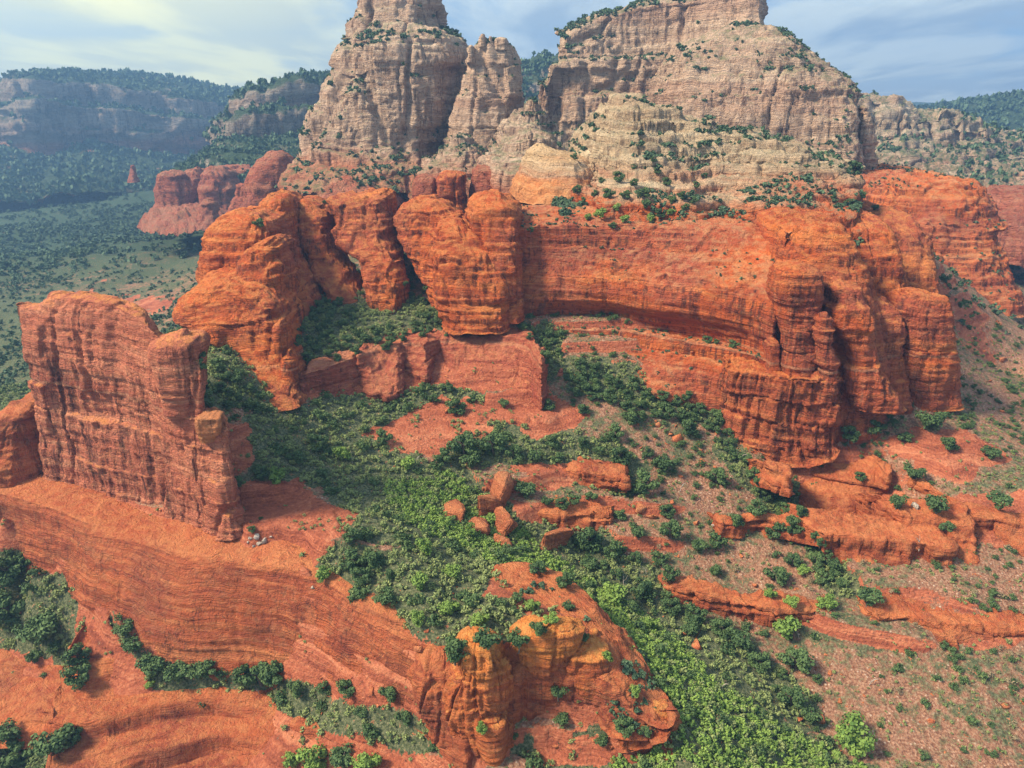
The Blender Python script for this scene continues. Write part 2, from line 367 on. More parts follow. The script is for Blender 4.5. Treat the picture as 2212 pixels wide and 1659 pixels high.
# ------------------------------------------------------------------ ground
GC = []
def g(*pts):
    for u, v, z in pts: GC.append(atz(u, v, z))
g((100,520,-187),(100,450,-172),(0,450,-172),(220,470,-178),(-200,470,-172)) if False else None
g((1240,800,-92),(1300,850,-98),(1450,900,-103),(1560,960,-110),(1650,1020,-115),(1740,1010,-115),(1820,965,-109),(1750,1130,-127),(1850,1135,-126),
  (700,700,-80),(640,740,-82),(660,800,-84.5),(780,762,-84.5),(860,742,-84),(960,722,-82.5),(1110,725,-82.5),(760,650,-76),(900,620,-74),(880,560,-68),(1150,690,-80),(1180,740,-86),
  (700,850,-94),(800,810,-92),(900,790,-92),(1000,858,-98),(1150,862,-99),(1000,900,-101),(1150,930,-103),(900,960,-104),(1000,980,-107),(1250,950,-105),(1200,1000,-110),(1150,1060,-114),(1100,1120,-119),(1250,1170,-124),
  (1400,1330,-132),(1680,1500,-139),(1800,1600,-142),(1400,1000,-111),(1500,1000,-113),(1400,1100,-119),(1500,1200,-126),(1600,1100,-121),(1700,1180,-125),(1600,1300,-131),
  (1750,1300,-130),(1750,1400,-135),(1850,1500,-137),(1950,1150,-118),(1950,1300,-127),(2050,1000,-108),(2150,1000,-110),(2150,1150,-117),(2150,1300,-125),(2100,1450,-132),(2200,1600,-138),
  (2000,1600,-139),(1950,900,-102),(2060,885,-103),(2150,860,-107),(2150,800,-112),(2150,700,-122),(2200,620,-130),(2100,620,-128),(2300,700,-124),(2400,900,-112),(2400,1300,-125),(2500,1659,-140),(2200,560,-135),(2150,520,-130),
  (560,900,-92),(520,1000,-98),(600,1100,-106),(560,1180,-109),(650,1220,-110),(700,1000,-103),(640,850,-92),(800,950,-103),(800,1050,-107),(900,1150,-111),(1000,1180,-114),
  (1000,1300,-111),(800,1250,-110),(900,1330,-110),(1050,1380,-110),(1200,1350,-110),(1100,1240,-111),(1300,1420,-113),(1440,1580,-124),
  (1200,1300,-120),(1300,1350,-123),(1500,1500,-128),(1650,1620,-134),(1500,1659,-127),(1700,1720,-138),(1150,1690,-136),(1300,1690,-135),(1120,1600,-133),(1200,1630,-133.5),(1280,1640,-133),(1400,1640,-131),
  (480,800,-80),(440,730,-77),(400,710,-80),(430,870,-84),(560,760,-80),
  (60,850,-128),(0,900,-124),(50,760,-138),(200,640,-150),(350,600,-155),(100,560,-175),(0,480,-195),(300,500,-175),(400,560,-152),(200,440,-200),(430,500,-162),(-200,420,-215),(-300,700,-150),(-300,900,-130),(600,460,-160),(0,400,-215),(100,385,-212),(300,405,-215),(420,390,-215),
  (0,1100,-112),(-150,1000,-105),(-250,1200,-125),(60,1200,-120),(150,1270,-128),
  (100,1350,-146),(0,1250,-145),(0,1450,-149),(150,1480,-148),(60,1620,-157),(-200,1500,-150),(300,1450,-136),(480,1500,-142),(590,1495,-142),(700,1530,-138.5),(850,1560,-132.5),(600,1620,-144),(400,1600,-145.5),(900,1640,-137),(250,1600,-147),(205,1400,-135),(300,1750,-153),(900,1800,-146),(620,1780,-152),(520,1205,-110),(650,1238,-110.5),(765,1290,-111.5),(850,1330,-112),(915,1370,-112.5),
  (1000,1290,-111),(1500,1900,-142),(2000,1900,-145))
def gw(*pts):
    for p in pts: GC.append(np.array(p, float))
gw((-20,330,-60),(40,340,-55),(100,340,-50),(180,340,-55),(60,420,-45),(150,430,-45),(0,450,-80),(-60,420,-95),(-120,460,-110),(200,460,-70),(260,420,-100),(290,520,-115),(100,520,-40),(-100,560,-90),(100,700,-60),(300,800,-110),
   (-150,230,-118),(-190,300,-125),(0,1200,-120),(600,1200,-110),(1200,2000,-100),(0,2000,-120),(600,4000,-60),(-1500,4000,-60),(0,5000,-40),(3000,5000,-40),(-4000,5000,-40),(2000,1200,-100),(-1800,1500,-190),
   (-100,60,-150),(0,60,-148),(100,60,-150),(-200,90,-155),(220,90,-150))
for u, v, Y, z in [(1690,1030,214,-126),(1740,1040,213,-127),(1790,1045,212,-127.5),(1845,1050,211,-127),(1890,1055,211,-125.5),(1740,1050,217,-123),(1820,1050,217,-123)]:
    p = at(u, v, Y); p[2] = z; GC.append(p)
GC = np.array(GC)
def solve_rbf():
    n = len(GC); sc = 1.0
    D = np.linalg.norm(GC[:, None, :2]-GC[None, :, :2], axis=-1)
    A = D + np.eye(n)*-1.5
    M = np.zeros((n+3, n+3)); M[:n, :n] = A; M[:n, n] = 1; M[:n, n+1:] = GC[:, :2]/100; M[n, :n] = 1; M[n+1:, :n] = GC[:, :2].T/100
    b = np.zeros(n+3); b[:n] = GC[:, 2]; return np.linalg.lstsq(M, b, rcond=None)[0]
RW = solve_rbf()
def gbase(x, y):
    x = np.asarray(x, float).ravel(); y = np.asarray(y, float).ravel(); out = np.empty(len(x)); n = len(GC)
    for i in range(0, len(x), 40000):
        xx, yy = x[i:i+40000], y[i:i+40000]
        D = np.sqrt((xx[:, None]-GC[:, 0])**2+(yy[:, None]-GC[:, 1])**2)
        out[i:i+40000] = D@RW[:n]+RW[n]+xx/100*RW[n+1]+yy/100*RW[n+2]
    return out
def inpoly(u, v, poly):
    r = np.zeros(u.shape, bool); n = len(poly); j = n-1
    for i in range(n):
        (xi, yi), (xj, yj) = poly[i], poly[j]
        c = ((yi > v) != (yj > v)) & (u < (xj-xi)*(v-yi)/((yj-yi) if yj != yi else 1e-9)+xi); r ^= c; j = i
    return r
# bare red rock areas of the ground (outline, nearest and farthest distance they apply to)
ROCK = [([(1150,1590),(1450,1590),(1450,1640),(1150,1660)],90,125),
 ([(780,940),(950,870),(1200,855),(1270,905),(1200,945),(1080,940),(980,985),(860,985)],150,300),
 ([(520,1060),(640,1030),(700,1080),(790,1100),(740,1170),(660,1240),(500,1230),(500,1120)],120,230),
 ([(480,900),(540,920),(560,1000),(500,1050),(485,960)],120,260),
 ([(1900,940),(2100,930),(2180,1000),(2060,1040),(1930,1000)],150,300),
 ([(1060,1230),(1160,1270),(1330,1410),(1400,1520),(1290,1420),(1120,1330),(1040,1290)],100,170),
 ([(1090,1010),(1360,1010),(1350,1050),(1200,1060),(1110,1040)],150,250),
 ([(1100,1100),(1320,1100),(1300,1130),(1130,1140)],150,250),
 ([(1430,1265),(1560,1290),(1780,1320),(1800,1345),(1600,1320),(1440,1290)],140,200),
 ([(1850,1330),(2212,1325),(2300,1390),(2212,1385),(2100,1400),(1960,1345)],130,200),
 ([(2050,1060),(2230,1060),(2230,1190),(2110,1180)],150,260),
 ([(640,860),(660,800),(780,765),(860,745),(1120,730),(1190,850),(1180,870),(940,835),(760,860)],180,300),
 ([(-300,1040),(100,1080),(480,1200),(660,1230),(760,1290),(960,1430),(1090,1400),(1100,1659),(960,1700),(940,1560),(640,1470),(330,1410),(200,1290),(60,1190),(-300,1120)],90,230),
 ([(-100,1380),(100,1420),(190,1500),(110,1590),(-100,1560)],100,230),
 ([(160,1280),(230,1330),(330,1480),(480,1530),(760,1580),(960,1659),(960,1800),(180,1800),(150,1659),(180,1450)],90,190),
 ([(190,630),(370,630),(360,665),(200,655)],400,800)]
GREEN = [([(1060,1150),(1250,1130),(1420,1230),(1500,1330),(1700,1430),(1800,1560),(1700,1600),(1500,1440),(1380,1330),(1180,1220)],110,230),
 ([(1560,930),(1640,1000),(1740,1060),(1800,1180),(1860,1290),(1800,1290),(1720,1180),(1640,1080),(1540,980)],150,260),
 ([(1110,690),(1200,715),(1220,770),(1180,830),(1120,760)],200,330),([(950,930),(1250,930),(1400,1010),(1380,1100),(1100,1010),(960,1010)],150,240),
 ([(520,900),(640,880),(760,830),(1040,830),(1050,870),(800,930),(900,990),(1000,1010),(1180,1190),(1420,1340),(1560,1460),(1700,1560),(1900,1659),(1900,1800),(1350,1800),(1100,1640),(1330,1550),(1400,1500),(1330,1400),(1160,1250),(1060,1210),(760,1180),(700,1050),(540,1030)],90,280),
 ([(630,640),(960,640),(960,720),(640,780)],200,420),([(1210,770),(1560,830),(1600,920),(1450,900),(1240,850)],180,300),
 ([(660,1190),(1100,1200),(1240,1350),(1120,1430),(930,1420),(680,1260)],100,200),
 ([(360,680),(640,760),(640,900),(420,870)],180,300),
 ([(-400,640),(100,640),(100,920),(-400,940)],230,900),
 ([(-400,1180),(60,1190),(190,1300),(200,1500),(-400,1480)],100,260),([(-100,1540),(170,1560),(170,1800),(-100,1800)],90,200),
 ([(235,1335),(330,1405),(470,1455),(700,1475),(850,1515),(950,1600),(900,1655),(700,1595),(430,1565),(320,1500)],90,200)]
def zonemask(x, y, z, zones, wob=24, blur=0):
    u, v = pix(x, y, z)
    u = u+wob*fbm(x*.12, y*.12, 0*x, 3, 71); v = v+wob*fbm(x*.12, y*.12, 0*x+9, 3, 72)
    m = np.zeros(np.shape(x), bool)
    for poly, a, b in zones: m |= inpoly(u, v, poly) & (y > a) & (y < b)
    return m
def gheight(x, y, full=False):
    sh = np.shape(x); x = np.asarray(x, float).ravel(); y = np.asarray(y, float).ravel()
    z = gbase(x, y)
    near = 1-sstep(330, 900, y)
    rk = zonemask(x, y, z, ROCK).astype(float)
    gr = zonemask(x, y, z, GREEN).astype(float)
    z = z+2.2*fbm(x*.035, y*.035, 0*x, 3, 80)*(.4+.6*near)+(1-near)*26*fbm(x*.004, y*.004, 0*x, 4, 81)
    # natural steps where harder beds crop out
    q = 5.5; ph = z/q+.55*fbm(x*.02, y*.02, 0*x, 2, 83); fr = ph-np.floor(ph)
    tz = (sstep(.0, .32, fr)-fr)*q*.75
    am = sstep(.0, .4, vn(x*.03, y*.03, 0*x, 84))*near
    z = z+tz*am*np.where(y < 330, 1, .5)*(1-.7*gr)
    z = z+.35*fbm(x*.35, y*.35, 0*x, 3, 86)
    if full: return z.reshape(sh), rk.reshape(sh), gr.reshape(sh)
    return z.reshape(sh)
def ground_mat():
    m, nt = newmat('ground')
    geo = nt.n('ShaderNodeNewGeometry'); pos = geo.outputs['Position']; sp = nt.n('ShaderNodeSeparateXYZ', ins={0: pos})
    nz = nt.n('ShaderNodeSeparateXYZ', ins={0: geo.outputs['Normal']}).outputs[2]
    rk = nt.n('ShaderNodeAttribute', attribute_name='rock').outputs['Fac']; gr = nt.n('ShaderNodeAttribute', attribute_name='green').outputs['Fac']
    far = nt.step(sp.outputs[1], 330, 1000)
    big = nt.noise(pos, .05, 4, .6); med = nt.noise(pos, .4, 5, .7); fin = nt.noise(pos, 1.6, 5, .75)
    soil = nt.ramp(fin, [(.34, (.14, .065, .045)), (.5, (.33, .165, .105)), (.63, (.50, .32, .22))])
    # pale rubble
    vor = nt.n('ShaderNodeTexVoronoi', ins={'Vector': pos, 'Scale': 1.1}); vd = vor.outputs['Distance']; vc = nt.n('ShaderNodeSeparateXYZ', ins={0: vor.outputs['Color']})
    soil = nt.mix(nt.math('MULTIPLY', nt.math('SUBTRACT', 1, nt.step(vd, .18, .34)), nt.step(vc.outputs[0], .45, .6)), soil, nt.mix(vc.outputs[1], c4(.52, .22, .13), c4(.58, .46, .36)))
    scrub = nt.ramp(fin, [(.35, (.03, .05, .026)), (.5, (.115, .135, .07)), (.65, (.25, .25, .15))])
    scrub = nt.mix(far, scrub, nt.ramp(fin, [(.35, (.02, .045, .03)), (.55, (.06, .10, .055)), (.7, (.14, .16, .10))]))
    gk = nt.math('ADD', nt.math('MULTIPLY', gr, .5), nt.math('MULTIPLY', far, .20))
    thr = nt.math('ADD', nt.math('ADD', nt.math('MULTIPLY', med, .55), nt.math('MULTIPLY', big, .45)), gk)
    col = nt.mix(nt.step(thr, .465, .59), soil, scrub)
    z = nt.math('ADD', sp.outputs[2], nt.math('MULTIPLY', big, 6))
    lay = nt.n('ShaderNodeCombineXYZ', ins={0: nt.math('MULTIPLY', sp.outputs[0], .04), 1: nt.math('MULTIPLY', sp.outputs[1], .04), 2: z}).outputs[0]
    l1 = nt.noise(lay, .5, 3, .6); l2 = nt.noise(lay, 2.6, 3, .6)
    rf = nt.math('ADD', nt.math('MULTIPLY', l1, .35), nt.math('ADD', nt.math('MULTIPLY', l2, .25), nt.math('ADD', nt.math('MULTIPLY', med, .2), nt.math('MULTIPLY', fin, .2))))
    rock = nt.ramp(rf, [(.40, (.20, .055, .035)), (.5, (.40, .12, .065)), (.60, (.58, .23, .125))])
    stp = nt.math('SUBTRACT', 1, nt.step(nz, .66, .84))
    rm = nt.math('ADD', rk, nt.math('MULTIPLY', nt.math('MULTIPLY', stp, nt.math('SUBTRACT', 1, gr)), nt.math('SUBTRACT', 1, far)))
    rmk = nt.step(nt.math('ADD', rm, nt.math('ADD', nt.math('MULTIPLY', nt.math('SUBTRACT', med, .5), 2.6), nt.math('MULTIPLY', nt.math('SUBTRACT', fin, .5), 1.5))), .40, .62)
    col = nt.mix(rmk, col, rock)
    h = nt.math('ADD', nt.math('MULTIPLY', fin, 1.2), nt.math('SUBTRACT', nt.math('MULTIPLY', l2, .5), nt.math('MULTIPLY', vd, .5)))
    b = nt.n('ShaderNodeBump', ins={'Strength': .9, 'Distance': .8, 'Height': h}).outputs[0]
    finish(nt, col, .95, b, .1); return m
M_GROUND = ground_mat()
ys = [58.0]
while ys[-1] < 340: ys.append(ys[-1]*1.0034)
while ys[-1] < 4600: ys.append(ys[-1]*1.0125)
ys = np.array(ys); ts = np.linspace(-1.5, 1.5, 1060)
GX = ts[None, :]*(ys[:, None]*.82+55); GY = np.repeat(ys[:, None], len(ts), 1)
GZ, GR_, GG_ = gheight(GX, GY, True)
gnd = link('ground', np.stack([GX, GY, GZ], -1).reshape(-1, 3), grid_faces(len(ys), len(ts)), M_GROUND, attrs={'rock': GR_.ravel(), 'green': GG_.ravel()})
tag(gnd, kind='structure')

# ------------------------------------------------------------------ far mesas
def far_station(u, vt, vt2, vb, vf, Yc, Yf):
    # talus foot, talus head, lower cliff, bench, upper cliff, wooded top, back
    return [at(u, vf, Yf), at(u, vb, Yc), at(u, vt2+ (vb-vt2)*.5, Yc+15), at(u, vt2, Yc+30), at(u, vt2-4, Yc+75), at(u, vt+10, Yc+95), at(u, vt, Yc+170), at(u, vt, Yc+170)+np.array([0, 500, 0]), at(u, vt, Yc+170)+np.array([0, 900, -250])]
T = [(-900,215,240,335,430,1800,1400),(-560,190,240,335,435,1950,1450),(-260,205,240,335,440,1900,1450),(-120,200,238,335,440,1900,1450),(0,188,235,330,440,1850,1400),(35,165,228,335,440,1840,1400),(80,164,222,348,440,1850,1400),(130,172,228,345,430,1900,1400),(200,175,235,320,430,1960,1450),(260,184,240,335,425,1980,1500),(330,198,250,345,420,2020,1550),(420,210,260,345,410,2060,1650),(500,219,265,330,400,2150,1800),(640,224,268,330,395,2250,1900)]
o = net('mesa', [far_station(*t) for t in T], M_FAR, res=6.5, cap=False, st=9, stf=.12, cr=13, crf=.012, bl=9, blf=.006, fine=3, seed=3)
tag(o, 'long blue hazy flat topped mesa across the valley at far left', 'mesa')
T = [(455,300,330,400,460,1150,1000),(480,262,300,390,450,1130,980),(505,222,255,385,440,1120,960),(545,197,240,370,430,1120,950),(600,184,236,365,430,1130,950),(650,177,236,370,430,1150,960),(700,177,238,380,440,1180,980),(800,182,240,380,440,1250,1050)]
def mid_station(u, vt, vt2, vb, vf, Yc, Yf):
    return [at(u, vf, Yf), at(u, vb, Yc-60), at(u, vb-25, Yc-40), at(u, vb-30, Yc-10), at(u, vt2+8, Yc+8), at(u, vt2, Yc+40), at(u, vt+6, Yc+55), at(u, vt, Yc+110), at(u, vt, Yc+110)+np.array([0, 400, -10]), at(u, vt, Yc+110)+np.array([0, 600, -220])]
o = net('mesa', [mid_station(*t) for t in T], M_FAR, res=4.5, st=7, stf=.2, cr=8, crf=.02, bl=9, blf=.01, fine=2, seed=4)
tag(o, 'rounded mesa with wooded domed top right beside the tall left butte', 'mesa')
T = [(352,392,400),(390,362,398),(430,335,392),(470,312,388),(530,300,385),(600,296,382),(690,296,380),(760,300,380)]
o = net('hillside', [[at(u,vb+14,880),at(u,vb,895),at(u,vb-(vb-vt)*.35,950),at(u,vb-(vb-vt)*.7,1020),at(u,vt,1090),at(u,vt,1090)+np.array([0,60,2]),at(u,vt,1090)+np.array([0,90,-60])] for u, vt, vb in T], M_FAR, res=4, terr=(16, .7), st=3, stf=.25, cr=4, crf=.02, bl=7, blf=.012, fine=1.5, seed=5)
tag(o, 'ledgy green hillside sloping down from the rounded mesa to the hazy red cliff', 'hillside')
# forested ridge in the saddle, and rims at the far right
T = [(1080,160,0),(1130,142,0),(1180,130,0),(1230,128,0),(1300,140,0)]
o = net('ridge', [[at(u,330,1150),at(u,270,1250),at(u,200,1300),at(u,v+25,1330),at(u,v,1400),at(u,v,1400)+np.array([0,300,-80])] for u, v, _ in T], M_FAR, res=6, st=5, stf=.15, cr=4, crf=.02, bl=10, blf=.01, fine=2, seed=6)
tag(o, 'dark wooded ridge seen in the gap between the two buttes', 'ridge')
T = [(2020,262),(2070,235),(2130,222),(2212,212),(2300,205),(2400,200)]
o = net('ridge', [[at(u,420,1300),at(u,330,1500),at(u,270,1700),at(u,v+14,1800),at(u,v,1900),at(u,v,1900)+np.array([0,700,-60])] for u, v in T], M_FAR, res=7, st=4, stf=.15, cr=3, crf=.01, bl=12, blf=.01, fine=3, seed=7)
tag(o, 'distant blue forested ridge on the horizon at the far right', 'ridge')
T = [(1840,225,330,430),(1870,218,318,430),(1905,216,312,430),(1935,216,305,430),(1952,226,290,430),(1965,242,300,430),(2000,246,312,430),(2040,240,315,430),(2080,245,310,430),(2110,258,310,430),(2150,285,330,430),(2212,300,340,430),(2300,300,345,430)]
def rim_st(u, vt, vb, vf):
    q = at(u, vt, 960)
    return [at(u, vf+40, 620), at(u, vf-25, 700), at(u, vf-40, 760), at(u, vb+12, 860), at(u, vb, 900), at(u, (vt+vb)/2, 905), at(u, vt+6, 915), q, q+np.array([0, 160, -10]), q+np.array([0, 300, -150])]
o = net('cliff_rim', [rim_st(*t) for t in T], M_RIGHT, res=2.4, terr=(11, .8), st=5, stf=.35, cr=6, crf=.035, bl=6, blf=.02, fine=1.5, seed=8)
o.name = 'far_cliff'; tag(o, 'jagged cream cliff rim with green ledges to the right of the big butte', 'cliff')
# ------------------------------------------------------------------ red outliers in haze, left of the ribs
def far_tower(name, rings, label, **k):
    d = dict(res=2.0, st=3.2, stf=.4, cr=2.5, crf=.05, bl=3, blf=.03, fine=.8); d.update(k)
    return tag(tower(name, rings, k.pop('mat', M_RED) if False else M_HAZERED, **d), label, 'rock tower')
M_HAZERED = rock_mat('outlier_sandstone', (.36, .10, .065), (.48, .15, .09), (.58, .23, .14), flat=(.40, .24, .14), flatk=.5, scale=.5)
far_tower('rock_tower', [(347,575,612,640,12),(360,562,622,636,18),(378,548,629,632,22),(400,537,632,630,24),(430,538,628,628,24),(470,530,625,622,24),(500,520,625,615,26)], 'squat domed red tower behind the left ribs', seed=21, dome=3)
far_tower('rock_tower', [(378,345,395,850,20),(392,335,405,846,30),(420,330,430,842,36),(470,322,440,832,40),(500,300,470,822,50)], 'leftmost hazy purple red tower in the valley', seed=22, dome=3)
far_tower('rock_tower', [(372,400,428,870,20),(384,393,440,864,26),(410,390,445,860,28),(470,385,455,850,30)], 'middle hazy red tower between two taller ones', seed=23, dome=3)
far_tower('rock_tower', [(372,440,482,850,20),(384,432,500,846,26),(410,430,508,840,28),(470,420,520,830,30)], 'hazy red tower left of the squat domed one', seed=24, dome=3)
far_tower('rock_spire', [(405,512,528,700,5),(420,506,535,698,7),(450,500,545,694,9),(490,492,552,690,12)], 'thin red spire standing before the squat domed tower', seed=25, dome=2, res=1.5)
far_tower('rock_spire', [(438,440,458,760,5),(446,438,462,760,6),(470,434,466,750,8),(500,425,475,742,12)], 'small capped red hoodoo low in the hazy valley', seed=26, dome=2, res=1.5)
far_tower('slickrock_dome', [(462,320,440,760,30),(480,305,470,740,45),(505,300,480,715,55)], 'low pale red slickrock apron below the hazy towers', seed=27, dome=2, n=2)
far_tower('rock_tower', [(367,420,670,900,24),(380,385,690,896,30),(425,345,700,890,34),(490,330,710,880,40)], 'continuous hazy red cliff behind the valley towers', seed=30, dome=3, cr=5, crf=.04)
far_tower('rock_spire', [(360,284,289,1150,3),(367,281,291,1150,4),(380,279,293,1145,5),(395,274,298,1140,8)], 'tiny pale pinnacle alone in the blue valley', seed=29, dome=1, st=.7, cr=.6, bl=.6)
def slab(u0, u1, v0, v1, Y, d, label, seed, mat=None, **k):
    dd = dict(res=1.2, st=1.6, stf=.6, cr=1.0, crf=.08, bl=2.5, blf=.05, fine=.5, dome=3, n=2.2); dd.update(k)
    m = (u0+u1)/2; w_ = (u1-u0)/2
    return tag(tower('slickrock_dome', [(v0, m-w_*.45, m+w_*.45, Y+d*.5, d*.5), (v0+(v1-v0)*.25, m-w_*.8, m+w_*.8, Y+d*.2, d*.8), (v0+(v1-v0)*.6, u0, u1, Y, d), (v1, u0-5, u1+5, Y-4, d+4)], mat or M_HAZERED, seed=seed, **dd), label, 'rock dome')
slab(625,745,392,440,520,30,'flat red dome left of the gap behind the ribs',31)
slab(655,860,400,455,480,30,'long smooth red dome just above the left ribs',32)
slab(740,885,388,480,560,30,'purple shaded red cliff below the left butte',33,st=2.5)
# ------------------------------------------------------------------ left butte
B = dict(res=1.0, terr=(20, .3), st=1.5, stf=.5, cr=4.6, crf=.045, bl=4.0, blf=.03, fine=.6)
root = tower('butte', [(66,762,985,566,48),(80,742,1000,560,54),(110,728,1008,556,58),(150,712,1006,552,60),(200,692,1000,548,62),(250,668,990,544,64),(300,652,980,540,66),(330,648,965,536,66),(350,640,950,528,68),(362,630,948,516,74),(385,620,945,505,78),(420,600,950,488,84)], M_BUTTE, n=2.5, seed=41, dome=4, **B)
tag(root, 'towering grey cream butte left of centre, its summit cut by the frame', 'butte')
cp = tower('summit_block', [(-45,800,930,600,34),(-10,788,938,596,38),(15,770,944,592,42),(30,768,945,590,42),(50,757,950,588,44),(70,752,955,586,46),(80,752,955,586,46)], M_CREAM, n=2.8, seed=42, parent=root, **B)
pn = tower('pinnacle', [(88,1034,1082,540,14),(100,1022,1106,538,18),(125,1012,1114,536,22),(160,1004,1126,533,26),(200,994,1130,530,28),(240,982,1130,527,30),(280,972,1128,524,30),(310,964,1112,520,30),(335,958,1092,515,32)], M_CREAM, n=3.2, seed=43, dome=2, res=.95, st=1.6, stf=.5, cr=2.6, crf=.06, bl=2.0, blf=.04, fine=.6)
tag(pn, 'narrower cream pinnacle leaning on the right side of the left butte', 'rock pinnacle')
bb = tower('balanced_rock', [(100,1012,1022,536,3),(104,1008,1026,536,4.5),(112,1009,1025,536,4),(118,1012,1022,536,3),(135,1005,1030,536,6)], M_CREAM, res=.5, n=2, seed=44, st=.2, cr=.2, bl=.4, fine=.2)
tag(bb, 'round boulder perched in the notch between left butte and pinnacle', 'boulder')
for k, (u0,u1,v0,v1,Y,d) in enumerate([(1035,1050,76,100,538,4),(1052,1066,80,100,539,4),(1068,1098,84,108,538,6)]):
    tower('crag', [(v0,u0+3,u1-3,Y,d*.6),(v0+6,u0,u1,Y,d),(v1,u0-3,u1+3,Y,d+2)], M_CREAM, res=.6, n=2.4, seed=45+k, st=.5, cr=.6, bl=.8, fine=.3, parent=pn)
# stepped apron between the buttes
def apron(rings, label, mat, seed, **k):
    dd = dict(res=.8, terr=(7, .8), st=1.8, stf=.7, cr=2.0, crf=.07, bl=3.5, blf=.045, fine=.6, dome=3, n=2.1); dd.update(k)
    return tag(tower('rock_bench', rings, mat, seed=seed, **dd), label, 'rock ledge')
apron([(300,975,1010,500,14),(325,955,1040,492,20),(345,930,1060,486,24),(372,900,1080,478,28),(400,885,1100,470,32),(470,870,1110,455,34)], 'stepped shrubby ledge beneath the narrow pinnacle', M_BUTTE, 51)
apron([(225,1140,1165,505,14),(250,1110,1185,500,22),(275,1085,1200,495,28),(300,1080,1215,485,34),(330,1060,1230,470,38),(375,1030,1240,455,42),(430,1000,1250,440,44)], 'cream layered saddle between the pinnacle and the pale knoll', M_BUTTE, 52)
apron([(300,1100,1190,440,14),(322,1085,1200,434,18),(345,1050,1205,428,24),(362,1040,1190,424,26),(400,1045,1180,418,28),(460,1030,1190,410,30)], 'rounded cream domed buttress over a dark red alcove', M_BUTTE, 53, st=1.8)
def cliffblock(rings, label, mat, seed, cat='rock buttress', name='rock_buttress', **k):
    dd = dict(res=.7, st=.75, stf=1.0, cr=1.5, crf=.1, bl=1.0, blf=.06, fine=.4, dome=1.2, n=3.6); dd.update(k)
    return tag(tower(name, rings, mat, seed=seed, **dd), label, cat)
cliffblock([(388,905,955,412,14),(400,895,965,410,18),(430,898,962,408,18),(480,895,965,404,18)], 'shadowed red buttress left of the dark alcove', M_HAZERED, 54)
cliffblock([(383,948,1005,404,14),(395,942,1010,402,16),(430,945,1008,400,16),(485,945,1008,396,16)], 'sunlit orange red buttress at the mouth of the dark alcove', M_RED, 55)
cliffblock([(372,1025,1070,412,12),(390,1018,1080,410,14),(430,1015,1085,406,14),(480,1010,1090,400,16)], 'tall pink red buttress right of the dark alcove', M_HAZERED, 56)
cliffblock([(352,1060,1180,408,20),(372,1052,1190,404,24),(410,1055,1180,400,24),(470,1055,1170,394,24)], 'broad dark red cliff under the rounded cream buttress', M_BUTTE, 57)
# ------------------------------------------------------------------ right butte
C = dict(res=1.05, st=1.7, stf=.55, cr=3.0, crf=.055, bl=3.5, blf=.03, fine=.6)
T = [(1180,128,120,88,610),(1222,132,100,80,618),(1240,130,85,62,620),(1300,127,70,38,622),(1380,122,50,14,620),(1440,118,35,2,612),(1480,112,25,-2,604),(1530,98,12,-8,592),(1600,78,5,-16,578),(1640,70,5,-14,572),(1652,68,30,-2,580)]
st = []
for u, vb, vm, vt, Y in T[1:]:
    st.append([at(u,vb+25,Y-6),at(u,vb,Y-2),at(u,(vb+vt)/2,Y+1),at(u,vt+8,Y+4),at(u,vt,Y+12)]+[at(u,vt,Y+12)+np.array(b) for b in ((0,25,4),(4,60,0),(8,75,-80))])
bt = net('butte', st, M_CREAM, seed=61, **C)
tag(bt, 'long cream butte right of centre with a flat cap and trees on its shoulder', 'butte')
T = [(1178,182,330,600),(1195,150,330,604),(1230,133,320,604),(1300,128,300,604),(1380,126,290,602),(1450,122,285,598),(1520,115,280,590)]
st = [[at(u,vb,Y-14),at(u,(vb*2+vt)/3,Y-6),at(u,(vb+vt*2)/3,Y-2),at(u,vt+5,Y),at(u,vt,Y+4)]+[at(u,vt,Y+4)+np.array(b) for b in ((0,18,1),(0,30,0),(0,40,-50))] for u, vt, vb, Y in T]
net('lower_cliff', st, M_CREAM, seed=62, parent=bt, **C)
# prow in front
T = [(1398,232,300,560),(1420,205,330,545),(1450,150,350,535),(1480,112,370,528),(1520,98,380,522),(1570,80,390,518),(1640,70,400,512),(1700,84,405,505),(1745,112,410,500),(1800,150,412,495),(1822,175,414,492),(1845,196,414,492),(1853,250,414,498)]
st = []
for u, vt, vb, Y in T:
    st.append([at(u,vb,Y-18),at(u,vt+(vb-vt)*.7,Y-12),at(u,vt+(vb-vt)*.42,Y-4),at(u,vt+(vb-vt)*.2,Y+6),at(u,vt+(vb-vt)*.06,Y+16),at(u,vt,Y+24)]+[at(u,vt,Y+24)+np.array(b) for b in ((0,16,3),(0,45,0),(0,60,-80))])
pr = net('prow', st, M_CREAM, res=1.0, seed=63, st=1.8, stf=.5, cr=3.0, crf=.05, bl=4.5, blf=.03, fine=.9, parent=bt)
tower('side_tower', [(236,1856,1868,500,8),(262,1850,1880,500,10),(320,1852,1886,498,11),(370,1852,1892,496,12),(400,1850,1900,494,12)], M_CREAM, res=.9, seed=64, st=1.5, cr=2, bl=1.5, fine=.6, parent=bt)
